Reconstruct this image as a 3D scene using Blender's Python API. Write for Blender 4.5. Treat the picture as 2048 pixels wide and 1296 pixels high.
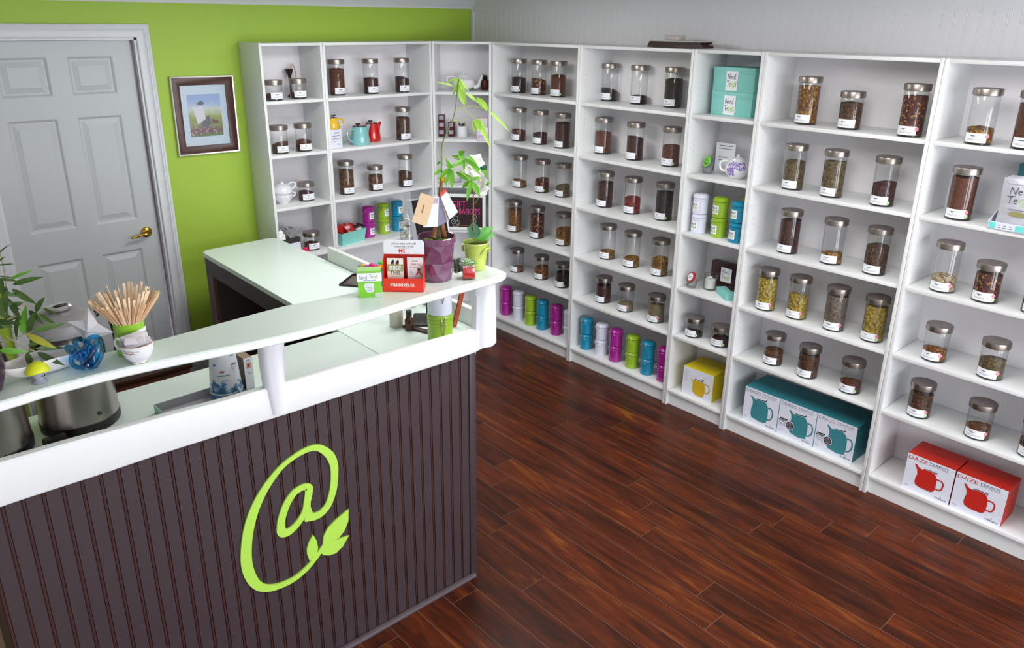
import bpy, bmesh, math, random
from math import sin, cos, pi, radians
from mathutils import Vector, Matrix, Euler
sc = bpy.context.scene
for o in list(bpy.data.objects): bpy.data.objects.remove(o)
COL = sc.collection
# ------------------------------------------------------------------ camera, light, exposure
cam = bpy.data.cameras.new('camera'); camo = bpy.data.objects.new('camera', cam); COL.objects.link(camo)
cam.sensor_width = 36.0; cam.lens = 1530.807/2048*36.0
camo.location = (-3.4297, -4.0448, 2.14243)
camo.rotation_euler = (1.22686, -0.00779, -0.71863)
cam.shift_x = 15.722/2048; cam.shift_y = -55.56/2048; cam.clip_start = .02
sc.camera = camo
sc.view_settings.view_transform = 'Standard'; sc.view_settings.look = 'None'
sc.view_settings.exposure = 0.56; sc.view_settings.gamma = 1.0; sc.view_settings.use_curve_mapping = False
W = bpy.data.worlds.new('world'); sc.world = W; W.use_nodes = True
W.node_tree.nodes['Background'].inputs[0].default_value = (.88, .92, 1.0, 1)
W.node_tree.nodes['Background'].inputs[1].default_value = 1.12
def area(name, loc, target, sx, sy, power, color):
    l = bpy.data.lights.new(name, 'AREA'); l.shape = 'RECTANGLE'; l.size = sx; l.size_y = sy; l.energy = power; l.color = color
    o = bpy.data.objects.new(name, l); COL.objects.link(o); o.location = loc
    o.rotation_euler = (Vector(target)-Vector(loc)).to_track_quat('-Z', 'Y').to_euler()
    return o
area('storefront_window_light', (-.75, -6.3, 1.55), (-.9, 0, 1.0), 1.5, 1.9, 50, (.93, .97, 1.0))
area('storefront_door_light', (-2.55, -6.3, 1.55), (-2.2, 0, 1.0), .8, 1.9, 26, (.93, .97, 1.0))
area('top_fill_front', (-1.2, -2.9, 2.28), (-1.2, -2.9, 0), 1.2, .6, 17, (1, .98, .95))  # unseen overhead fill, added to brighten tops and shelves; no fixture modelled
area('top_fill_rear', (-1.3, -.9, 2.28), (-1.3, -.9, 0), 1.2, .6, 17, (1, .98, .95))  # second added fill from above, brightens the desk and rear shelves

# ------------------------------------------------------------------ materials
def lin(c):
    if isinstance(c, str): c = tuple(int(c[i:i+2], 16)/255 for i in (0, 2, 4))
    return tuple((x/12.92 if x <= .04045 else ((x+.055)/1.055)**2.4) for x in c[:3])+(1.0,)
MATS = {}
def mat(name, color, rough=.5, metal=0., spec=.5, noise=0., nscale=30., bump=0., coat=0., trans=0., aniso=0., stretch=None, emit=None):
    if name in MATS: return MATS[name]
    m = bpy.data.materials.new(name); m.use_nodes = True; MATS[name] = m
    nt = m.node_tree; b = nt.nodes['Principled BSDF']; c = lin(color)
    b.inputs['Base Color'].default_value = c; b.inputs['Roughness'].default_value = rough
    b.inputs['Metallic'].default_value = metal; b.inputs['Specular IOR Level'].default_value = spec
    b.inputs['Coat Weight'].default_value = coat; b.inputs['Coat Roughness'].default_value = .08
    b.inputs['Transmission Weight'].default_value = trans
    if noise or bump:
        tc = nt.nodes.new('ShaderNodeTexCoord'); mp = nt.nodes.new('ShaderNodeMapping'); nz = nt.nodes.new('ShaderNodeTexNoise')
        nt.links.new(tc.outputs['Object'], mp.inputs[0]); nt.links.new(mp.outputs[0], nz.inputs[0])
        if stretch: mp.inputs['Scale'].default_value = stretch
        nz.inputs['Scale'].default_value = nscale; nz.inputs['Detail'].default_value = 4
        if noise:
            mx = nt.nodes.new('ShaderNodeMix'); mx.data_type = 'RGBA'
            mx.inputs[6].default_value = tuple(x*(1-noise) for x in c[:3])+(1,)
            mx.inputs[7].default_value = tuple(min(1, x*(1+noise)) for x in c[:3])+(1,)
            nt.links.new(nz.outputs['Fac'], mx.inputs[0]); nt.links.new(mx.outputs[2], b.inputs['Base Color'])
        if bump:
            bp = nt.nodes.new('ShaderNodeBump'); bp.inputs['Strength'].default_value = bump; bp.inputs['Distance'].default_value = .004
            nt.links.new(nz.outputs['Fac'], bp.inputs['Height']); nt.links.new(bp.outputs[0], b.inputs['Normal'])
    return m
def glassmat(name, tint=(.975, .985, .98), gl=1.0, ior=1.5, rough=.015):
    m = bpy.data.materials.new(name); m.use_nodes = True; nt = m.node_tree; nt.nodes.clear()
    o = nt.nodes.new('ShaderNodeOutputMaterial'); t = nt.nodes.new('ShaderNodeBsdfTransparent'); g = nt.nodes.new('ShaderNodeBsdfGlossy')
    lw = nt.nodes.new('ShaderNodeLayerWeight'); lw.inputs[0].default_value = .25; tm = nt.nodes.new('ShaderNodeMix'); tm.data_type = 'RGBA'; tm.inputs[6].default_value = tint+(1,); tm.inputs[7].default_value = tuple(c*.62 for c in tint)+(1,)
    nt.links.new(lw.outputs['Facing'], tm.inputs[0]); nt.links.new(tm.outputs[2], t.inputs[0]); g.inputs['Roughness'].default_value = rough; g.inputs[0].default_value = (gl, gl, gl, 1)
    f = nt.nodes.new('ShaderNodeFresnel'); f.inputs[0].default_value = ior; mx = nt.nodes.new('ShaderNodeMixShader')
    ge = nt.nodes.new('ShaderNodeNewGeometry'); iv = nt.nodes.new('ShaderNodeMath'); iv.operation = 'SUBTRACT'; iv.inputs[0].default_value = 1; nt.links.new(ge.outputs['Backfacing'], iv.inputs[1])
    ml = nt.nodes.new('ShaderNodeMath'); ml.operation = 'MULTIPLY'; nt.links.new(f.outputs[0], ml.inputs[0]); nt.links.new(iv.outputs[0], ml.inputs[1])
    nt.links.new(ml.outputs[0], mx.inputs[0]); nt.links.new(t.outputs[0], mx.inputs[1]); nt.links.new(g.outputs[0], mx.inputs[2]); nt.links.new(mx.outputs[0], o.inputs[0])
    MATS[name] = m; return m
GLASS = glassmat('clear_glass')
GBASE = glassmat('thick_glass_base', (.72, .8, .77))
WHITE = mat('white_melamine', 'E3E5E6', .38, noise=.012, nscale=6)
SHELFBACK = mat('white_backing_panel', 'E4E2E6', .55)
WPAINT = mat('white_gloss_paint', 'EEF1F2', .3, noise=.015, nscale=9, bump=.08)
COUNTER = mat('mint_white_laminate', 'DFEEE8', .28, noise=.012, nscale=4)
GREEN = mat('lime_wall_paint', 'A3C440', .55, noise=.02, nscale=3)
WALLW = mat('white_wall_paint', 'E6E6EA', .6, noise=.01)
TRIM = mat('white_trim_paint', 'DCDEE4', .4)
DOORM = mat('door_paint', 'C2C6C9', .42, noise=.01, nscale=20)
CEIL = mat('ceiling_paint', 'EEEEEE', .8)
DARKPANEL = mat('dark_brown_paint', '3D3135', .42, noise=.06, nscale=8, bump=.05)
GROOVE = mat('reddish_stained_groove', '3A1C1A', .5, noise=.4, nscale=12, stretch=(1, 1, .15))
ESPR = mat('espresso_wood', '2B1512', .4, noise=.2, nscale=20, stretch=(1, 1, .1))
BROWNW = mat('brown_wood', '8A4320', .4, noise=.3, nscale=30, stretch=(1, 1, .1))
STEEL = mat('brushed_steel', '9A918B', .3, metal=.95, noise=.12, nscale=160, stretch=(.05, .05, 1))
STEELTOP = mat('brushed_steel_top', '9C9190', .48, metal=.7, noise=.08, nscale=60)
CHROME = mat('chrome', 'D8D8D8', .12, metal=1)
BRASS = mat('brass', 'C9A24A', .16, metal=1)
BLACK = mat('black_plastic', '120C0E', .4)
PAPER = mat('white_paper', 'EDF0F6', .6)
INK = mat('grey_ink', '7C8090', .7)
DINK = mat('dark_ink', '2C2C34', .7)
LIMEV = mat('lime_vinyl', 'AEDC52', .5)
TEAL = mat('turquoise_card', '84CEC6', .5)
TEALD = mat('teal_card', '2A7C87', .5)
def teamat(name, cols, scale=150., rough=.7):
    m = bpy.data.materials.new(name); m.use_nodes = True; nt = m.node_tree; b = nt.nodes['Principled BSDF']; b.inputs['Roughness'].default_value = rough
    tc = nt.nodes.new('ShaderNodeTexCoord'); v = nt.nodes.new('ShaderNodeTexVoronoi'); v.inputs['Scale'].default_value = scale
    nt.links.new(tc.outputs['Object'], v.inputs['Vector'])
    cr = nt.nodes.new('ShaderNodeValToRGB'); cr.color_ramp.interpolation = 'CONSTANT'
    e = cr.color_ramp.elements
    while len(e) < len(cols): e.new(.5)
    pos = [0, .42, .72, .9, .96]
    for i, c in enumerate(cols): e[i].position = pos[i]; e[i].color = tuple(q*.72 for q in lin(c)[:3])+(1,)
    sep = nt.nodes.new('ShaderNodeSeparateColor'); nt.links.new(v.outputs['Color'], sep.inputs[0]); nt.links.new(sep.outputs[0], cr.inputs[0])
    nt.links.new(cr.outputs[0], b.inputs['Base Color'])
    bp = nt.nodes.new('ShaderNodeBump'); bp.inputs['Strength'].default_value = .8; bp.inputs['Distance'].default_value = .003
    nt.links.new(v.outputs['Distance'], bp.inputs['Height']); nt.links.new(bp.outputs[0], b.inputs['Normal'])
    return m
TEA = {
 'black': (teamat('black_tea', ['1F0F0D', '30150F', '150A0A', '452016'], 260), 'near-black tea'),
 'dred': (teamat('dark_red_tea', ['35100D', '4E1812', '260B0B', '6E2A18'], 220), 'dark red tea'),
 'redgold': (teamat('red_gold_tea', ['4E1710', '381009', '7E3519', 'C08A3C'], 130), 'red tea with golden bits'),
 'red': (teamat('bright_red_tea', ['8A1712', '6A0F0D', 'A3291C', '4A0B0B'], 150), 'bright red tea'),
 'rooibos': (teamat('rooibos_tea', ['6E3418', '5A2812', '874522', '43200F'], 300), 'red-brown tea'),
 'brown': (teamat('brown_tea', ['55341C', '3D2415', '7A4E28', '27170E'], 160), 'brown leaf tea'),
 'chips': (teamat('brown_chip_tea', ['6B4424', '4D2D17', '8A6236', '33200F'], 90), 'chunky brown tea'),
 'gold': (teamat('gold_brown_tea', ['8A5F1E', '6A4014', 'BB8A2A', '4E2C10'], 130), 'golden brown tea'),
 'olive': (teamat('olive_tea', ['6E5A36', '52442A', '88734A', '40341F'], 190), 'olive green tea'),
 'orange': (teamat('orange_brown_tea', ['8C5522', '6C3B16', 'A8702E', '4A280F'], 150), 'orange-brown tea'),
 'yellow': (teamat('yellow_chamomile', ['B79A2E', '93791F', 'D6C15A', '6E5A22', 'C9C2A0'], 130), 'yellow flower tea'),
 'khaki': (teamat('khaki_tea', ['8F8560', '7C724D', 'A39A76', '6B6244'], 260), 'khaki green tea'),
 'grey': (teamat('grey_brown_tea', ['7E6E62', '685950', '98897C', '574A42'], 220), 'grey-brown lavender tea'),
 'cream': (teamat('cream_nut_tea', ['C9B592', 'A68C66', 'E0D2B4', '7A4B34'], 100), 'cream-coloured nut tea'),
}
# ------------------------------------------------------------------ mesh helpers
def sharpen(bm, ang=35):
    for f in bm.faces: f.smooth = True
    a = radians(ang)
    for e in bm.edges:
        if len(e.link_faces) != 2: e.smooth = False
        else:
            e.smooth = e.calc_face_angle(0) < a
def build(name, bm, mats, parent=None, loc=None, smooth=True):
    bm.normal_update()
    if smooth: sharpen(bm)
    me = bpy.data.meshes.new(name); bm.to_mesh(me); bm.free()
    for m in (mats if isinstance(mats, (list, tuple)) else [mats]): me.materials.append(m)
    return link(name, me, parent, loc)
def link(name, me, parent=None, loc=None):
    o = bpy.data.objects.new(name, me); COL.objects.link(o)
    if parent is not None: o.parent = parent
    if loc is not None: o.location = loc
    return o
def tag(o, label, cat, group=None, kind=None):
    if label:
        assert 4 <= len(label.split()) <= 16, label
        o['label'] = label
    if cat: o['category'] = cat
    if group: o['group'] = group
    if kind: o['kind'] = kind
    return o
def thing(name, label, cat, loc=(0, 0, 0), rz=0, group=None):
    o = bpy.data.objects.new(name, None); COL.objects.link(o); o.location = loc; o.rotation_euler = (0, 0, rz); o.empty_display_size = .05
    return tag(o, label, cat, group)
def struct(o): o['kind'] = 'structure'; return o
def B(): return bmesh.new()
def box(bm, x0, x1, y0, y1, z0, z1, mi=0, bev=0):
    vs = [bm.verts.new((x, y, z)) for z in (z0, z1) for x, y in ((x0, y0), (x1, y0), (x1, y1), (x0, y1))]
    fs = []
    for idx in ((3, 2, 1, 0), (4, 5, 6, 7), (0, 1, 5, 4), (1, 2, 6, 5), (2, 3, 7, 6), (3, 0, 4, 7)):
        f = bm.faces.new([vs[i] for i in idx]); f.material_index = mi; fs.append(f)
    if bev:
        es = list({e for f in fs for e in f.edges})
        r = bmesh.ops.bevel(bm, geom=es, offset=bev, segments=2, affect='EDGES', profile=.5)
        for f in r['faces']: f.material_index = mi
    return fs
def lathe(bm, prof, seg=24, cx=0, cy=0, mi=0, cap0=True, cap1=True, sx=1, sy=1):
    rings = []
    for r, z in prof:
        rings.append([bm.verts.new((cx+sx*r*cos(2*pi*i/seg), cy+sy*r*sin(2*pi*i/seg), z)) for i in range(seg)])
    for k, (a, b) in enumerate(zip(rings, rings[1:])):
        for i in range(seg):
            f = bm.faces.new((a[i], a[(i+1) % seg], b[(i+1) % seg], b[i])); f.material_index = mi[k] if isinstance(mi, list) else mi
    if cap0 and prof[0][0] > 1e-5: f = bm.faces.new(rings[0][::-1]); f.material_index = mi[0] if isinstance(mi, list) else mi
    if cap1 and prof[-1][0] > 1e-5: f = bm.faces.new(rings[-1]); f.material_index = mi[-1] if isinstance(mi, list) else mi
    return rings
def tube(bm, pts, rad, seg=8, mi=0, closed=False, flat=1.0):
    P = [Vector(p) for p in pts]; n = len(P); R = rad if isinstance(rad, (list, tuple)) else [rad]*n
    rings = []; up = Vector((0, 0, 1)); prev = None
    for i in range(n):
        a = P[(i-1) % n] if (closed or i > 0) else P[i]; b = P[(i+1) % n] if (closed or i < n-1) else P[i]
        t = (b-a); t = t.normalized() if t.length > 1e-9 else Vector((0, 0, 1))
        if prev is None:
            u = t.cross(up) if abs(t.dot(up)) < .95 else t.cross(Vector((1, 0, 0)))
        else: u = prev - t*prev.dot(t)
        if u.length < 1e-6: u = t.orthogonal()
        u.normalize(); v = t.cross(u); prev = u
        rings.append([bm.verts.new(P[i]+(u*cos(2*pi*k/seg)+v*sin(2*pi*k/seg)*flat)*R[i]) for k in range(seg)])
    m = n if closed else n-1
    for i in range(m):
        a, b = rings[i], rings[(i+1) % n]
        for k in range(seg):
            f = bm.faces.new((a[k], a[(k+1) % seg], b[(k+1) % seg], b[k])); f.material_index = mi
    if not closed:
        for r, rv in ((rings[0], True), (rings[-1], False)):
            f = bm.faces.new(r[::-1] if rv else r); f.material_index = mi
def smoothpts(pts, n=6, closed=False):
    P = [Vector(p) for p in pts]; N = len(P); out = []
    rng = range(N) if closed else range(N-1)
    for i in rng:
        if closed: p0, p1, p2, p3 = P[i-1], P[i], P[(i+1) % N], P[(i+2) % N]
        else: p0, p1, p2, p3 = P[max(i-1, 0)], P[i], P[i+1], P[min(i+2, N-1)]
        for k in range(n):
            t = k/n
            out.append(.5*((2*p1)+(-p0+p2)*t+(2*p0-5*p1+4*p2-p3)*t*t+(-p0+3*p1-3*p2+p3)*t**3))
    if not closed: out.append(P[-1])
    return out
def prism(bm, poly, h0, h1, fn=lambda u, v, h: (u, h, v), mi=0, side=None):
    """poly: 2D points; fn maps (u, v, h) to 3D."""
    a = [bm.verts.new(fn(u, v, h0)) for u, v in poly]; b = [bm.verts.new(fn(u, v, h1)) for u, v in poly]
    n = len(poly)
    f = bm.faces.new(a); f.material_index = mi
    f = bm.faces.new(b[::-1]); f.material_index = mi
    for i in range(n):
        f = bm.faces.new((a[i], b[i], b[(i+1) % n], a[(i+1) % n])); f.material_index = mi if side is None else side
    bmesh.ops.recalc_face_normals(bm, faces=bm.faces)
def flat(bm, poly, mi=0, y=0.0):
    f = bm.faces.new([bm.verts.new((u, y, v)) for u, v in poly]); f.material_index = mi
    f.normal_update()
    if f.normal.y > 0: f.normal_flip()
    return f
# text as flat lettering: standing in the local x-z plane, facing -y
TXT = {}
def textmesh(s, bold=0.0):
    if (s, bold) in TXT: return TXT[(s, bold)]
    c = bpy.data.curves.new('lettering', 'FONT'); c.body = s; c.size = 1; c.resolution_u = 2; c.offset = bold; c.fill_mode = 'FRONT'
    o = bpy.data.objects.new('lettering_tmp', c); COL.objects.link(o)
    me = bpy.data.meshes.new_from_object(o.evaluated_get(bpy.context.evaluated_depsgraph_get()))
    bpy.data.objects.remove(o); bpy.data.curves.remove(c)
    vs = [(v.co.x, v.co.y) for v in me.vertices]; fs = [tuple(p.vertices) for p in me.polygons]
    x0 = min((v[0] for v in vs), default=0); x1 = max((v[0] for v in vs), default=1); y0 = 0; y1 = max((v[1] for v in vs), default=1)
    bpy.data.meshes.remove(me)
    TXT[(s, bold)] = (vs, fs, x0, x1, y1); return TXT[(s, bold)]
def text(bm, s, x0, z0, width, height, mi=0, y=0.0, bold=0.0, fn=None):
    vs, fs, a, b, t = textmesh(s, bold)
    kx = width/(b-a); kz = height/t
    nv = []
    for u, v in vs:
        p = (x0+(u-a)*kx, y, z0+v*kz)
        nv.append(bm.verts.new(fn(*p) if fn else p))
    for f in fs:
        try: q = bm.faces.new([nv[i] for i in f])
        except ValueError: continue
        q.material_index = mi
        q.normal_update()
        if fn is None and q.normal.y > 0: q.normal_flip()
def ribbon(bm, pts, w, mi=0, y=0.0, closed=False):
    """flat stroke of width w (or list) through 2D points in the x-z plane"""
    P = [Vector(p) for p in pts]; n = len(P); L = []; 
    Wd = w if isinstance(w, (list, tuple)) else [w]*n
    for i in range(n):
        a = P[i-1] if i > 0 else (P[-1] if closed else P[0]); b = P[i+1] if i < n-1 else (P[0] if closed else P[-1])
        t = (b-a).normalized(); nn = Vector((-t.y, t.x))
        L.append((bm.verts.new((P[i].x+nn.x*Wd[i]/2, y, P[i].y+nn.y*Wd[i]/2)), bm.verts.new((P[i].x-nn.x*Wd[i]/2, y, P[i].y-nn.y*Wd[i]/2))))
    for i in range(n if closed else n-1):
        a, b = L[i], L[(i+1) % n]
        f = bm.faces.new((a[0], a[1], b[1], b[0])); f.material_index = mi; f.normal_update()
        if f.normal.y > 0: f.normal_flip()
# hand-written two-line shop name, as strokes in a unit square
def arcp(cx, cy, rx, ry, a0, a1, n=9): return [(cx+rx*cos(radians(a0+(a1-a0)*i/n)), cy+ry*sin(radians(a0+(a1-a0)*i/n))) for i in range(n+1)]
NERD = [[(.10, .56), (.12, .92)], [(.12, .92), (.28, .58)], [(.28, .58), (.33, .96)],
        [(.37, .70), (.50, .74)]+arcp(.44, .69, .07, .09, 40, 320), [(.56, .78), (.57, .58)], [(.56, .70), (.60, .77), (.66, .77)],
        arcp(.76, .68, .07, .09, 60, 330), [(.85, .97), (.84, .58)]]
TEAS = [[(.04, .44), (.30, .48)], [(.17, .46), (.16, .10)], [(.29, .24), (.42, .28)]+arcp(.36, .22, .06, .10, 40, 320),
        [(.97, .36), (.88, .38), (.85, .31), (.93, .24), (.92, .13), (.83, .12)]]
ATS = [arcp(.62, .23, .17, .20, 60, 400, 16), arcp(.61, .23, .06, .08, 0, 360, 10), [(.68, .33), (.70, .15), (.78, .12)]]
def shopname(bm, x0, z0, w, h, y, mi=0, gi=1, sw=.03, oneline=False):
    k = w*sw
    def put(strokes, m, dx=0, dz=0, sx=1, sz=1):
        for s in strokes: ribbon(bm, [(x0+(u*sx+dx)*w, z0+(v*sz+dz)*h) for u, v in s], k, m, y)
    if oneline:
        put(NERD, mi, 0, -.9, .48, 1.8); put(TEAS, mi, .5, .05, .48, 1.8); put(ATS, gi, .5, .05, .48, 1.8)
    else:
        put(NERD, mi); put(TEAS, mi); put(ATS, gi)
_ = [textmesh(s) for s in ('DRAGO', 'TEAPOT', 'DAZE', 'WITH INFUSER', 'GIFT', 'BASKETS', 'BIKE', 'THIS.', 'Step up', 'to end MS', 'mssociety.ca', 'MS', 'Join us today and build', 'a future free of MS!', 'tealyra', 'YOU')]
JARS = [
 ('U1', 0, -1.377, 0.368, 'S', 0.32, 'brown', ''),
 ('U1', 0, -1.207, 0.397, 'S', 0.2, 'rooibos', ''),
 ('U1', 1, -1.364, 0.378, 'M', 0.42, 'brown', ''),
 ('U1', 1, -1.208, 0.375, 'M', 0.38, 'redgold', ''),
 ('U1', 2, -1.199, 0.413, 'S', 0.55, 'dred', ''),
 ('U1', 3, -1.195, 0.399, 'S', 0.42, 'rooibos', ''),
 ('U2', 0, -0.908, 0.45, 'L', 0.86, 'rooibos', ''),
 ('U2', 0, -0.679, 0.416, 'L', 0.5, 'dred', ''),
 ('U2', 0, -0.45, 0.392, 'L', 0.46, 'dred', ''),
 ('U2', 1, -0.463, 0.382, 'L', 0.8, 'brown', ''),
 ('U2', 2, -0.901, 0.42, 'L', 0.85, 'chips', ''),
 ('U2', 2, -0.688, 0.405, 'M', 0.72, 'chips', ''),
 ('U2', 2, -0.456, 0.387, 'L', 0.5, 'brown', ''),
 ('U4', 0, 0.149, -0.107, 'L', 0.5, 'black', 'g'),
 ('U4', 0, 0.181, -0.3, 'L', 0.5, 'redgold', ''),
 ('U4', 0, 0.212, -0.48, 'L', 0.68, 'rooibos', 'g'),
 ('U4', 1, 0.136, -0.128, 'L', 0.36, 'redgold', ''),
 ('U4', 1, 0.142, -0.333, 'L', 0.35, 'dred', ''),
 ('U4', 1, 0.141, -0.542, 'L', 0.85, 'dred', ''),
 ('U4', 2, 0.144, -0.136, 'L', 0.22, 'orange', ''),
 ('U4', 2, 0.146, -0.358, 'L', 0.42, 'redgold', 'g'),
 ('U4', 2, 0.152, -0.549, 'L', 0.34, 'olive', ''),
 ('U4', 3, 0.13, -0.105, 'L', 0.85, 'orange', ''),
 ('U4', 3, 0.133, -0.333, 'L', 0.88, 'redgold', ''),
 ('U4', 3, 0.142, -0.577, 'L', 0.58, 'gold', ''),
 ('U4', 4, 0.12, -0.146, 'M', 0.14, 'orange', ''),
 ('U4', 4, 0.137, -0.382, 'M', 0.6, 'orange', ''),
 ('U4', 4, 0.127, -0.6, 'M', 0.75, 'black', 'g'),
 ('U5', 0, 0.23, -0.847, 'L', 0.33, 'black', 'g'),
 ('U5', 0, 0.217, -1.081, 'L', 0.2, 'black', ''),
 ('U5', 0, 0.218, -1.326, 'L', 0.82, 'black', ''),
 ('U5', 1, 0.182, -0.856, 'L', 0.7, 'rooibos', ''),
 ('U5', 1, 0.152, -1.131, 'L', 0.7, 'dred', ''),
 ('U5', 1, 0.147, -1.396, 'L', 0.6, 'rooibos', 'g'),
 ('U5', 2, 0.149, -0.92, 'L', 0.82, 'dred', ''),
 ('U5', 2, 0.145, -1.144, 'L', 0.48, 'red', ''),
 ('U5', 2, 0.161, -1.368, 'L', 0.9, 'black', 'g'),
 ('U5', 3, 0.137, -0.975, 'L', 0.2, 'gold', ''),
 ('U5', 3, 0.123, -1.184, 'L', 0.24, 'gold', ''),
 ('U5', 3, 0.118, -1.402, 'L', 0.48, 'gold', ''),
 ('U5', 4, 0.118, -0.977, 'M', 0.82, 'dred', ''),
 ('U5', 4, 0.104, -1.176, 'M', 0.26, 'khaki', 'p'),
 ('U5', 4, 0.102, -1.414, 'M', 0.78, 'khaki', 'p'),
 ('U6', 4, 0.089, -1.702, 'S', 0.3, 'black', 'g'),
 ('U6', 4, 0.086, -1.879, 'S', 0.45, 'dred', 'g'),
 ('U7', 0, 0.11, -2.19, 'L', 0.96, 'gold', ''),
 ('U7', 0, 0.095, -2.409, 'M', 0.86, 'brown', ''),
 ('U7', 0, 0.064, -2.691, 'L', 0.92, 'redgold', 'p'),
 ('U7', 1, 0.1, -2.173, 'L', 0.72, 'olive', ''),
 ('U7', 1, 0.081, -2.382, 'L', 0.9, 'olive', ''),
 ('U7', 1, 0.08, -2.62, 'L', 0.52, 'dred', 'g'),
 ('U7', 2, 0.1, -2.193, 'L', 0.9, 'dred', ''),
 ('U7', 2, 0.093, -2.425, 'L', 0.25, 'gold', ''),
 ('U7', 2, 0.092, -2.634, 'L', 0.7, 'brown', ''),
 ('U7', 3, 0.086, -2.12, 'L', 0.92, 'yellow', 'p'),
 ('U7', 3, 0.096, -2.292, 'L', 0.62, 'yellow', 'p'),
 ('U7', 3, 0.089, -2.491, 'L', 0.95, 'grey', 'p'),
 ('U7', 3, 0.096, -2.677, 'L', 0.92, 'yellow', 'b'),
 ('U7', 4, 0.096, -2.198, 'M', 0.52, 'chips', ''),
 ('U7', 4, 0.087, -2.398, 'M', 0.95, 'brown', ''),
 ('U7', 4, 0.086, -2.622, 'M', 0.38, 'rooibos', 'g'),
 ('U8', 0, 0.015, -2.961, 'L', 0.3, 'gold', 'p'),
 ('U8', 0, 0.001, -3.128, 'L', 0.93, 'rooibos', ''),
 ('U8', 1, 0.075, -2.94, 'L', 0.96, 'rooibos', 'b'),
 ('U8', 2, 0.076, -2.937, 'L', 0.3, 'cream', 'p'),
 ('U8', 2, 0.075, -3.105, 'M', 0.88, 'redgold', 'b'),
 ('U8', 3, 0.085, -2.959, 'M', 0.38, 'orange', 'p'),
 ('U8', 3, 0.077, -3.188, 'M', 0.62, 'olive', 'p'),
 ('U8', 4, 0.09, -2.943, 'M', 0.82, 'brown', 'b'),
 ('U8', 4, 0.083, -3.192, 'M', 0.4, 'chips', 'p'),
 ('U8', 2, 0.075, -3.29, 'L', 0.35, 'dred', ''),
 ('U8', 4, 0.083, -3.4, 'M', 0.5, 'brown', ''),
]
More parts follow.
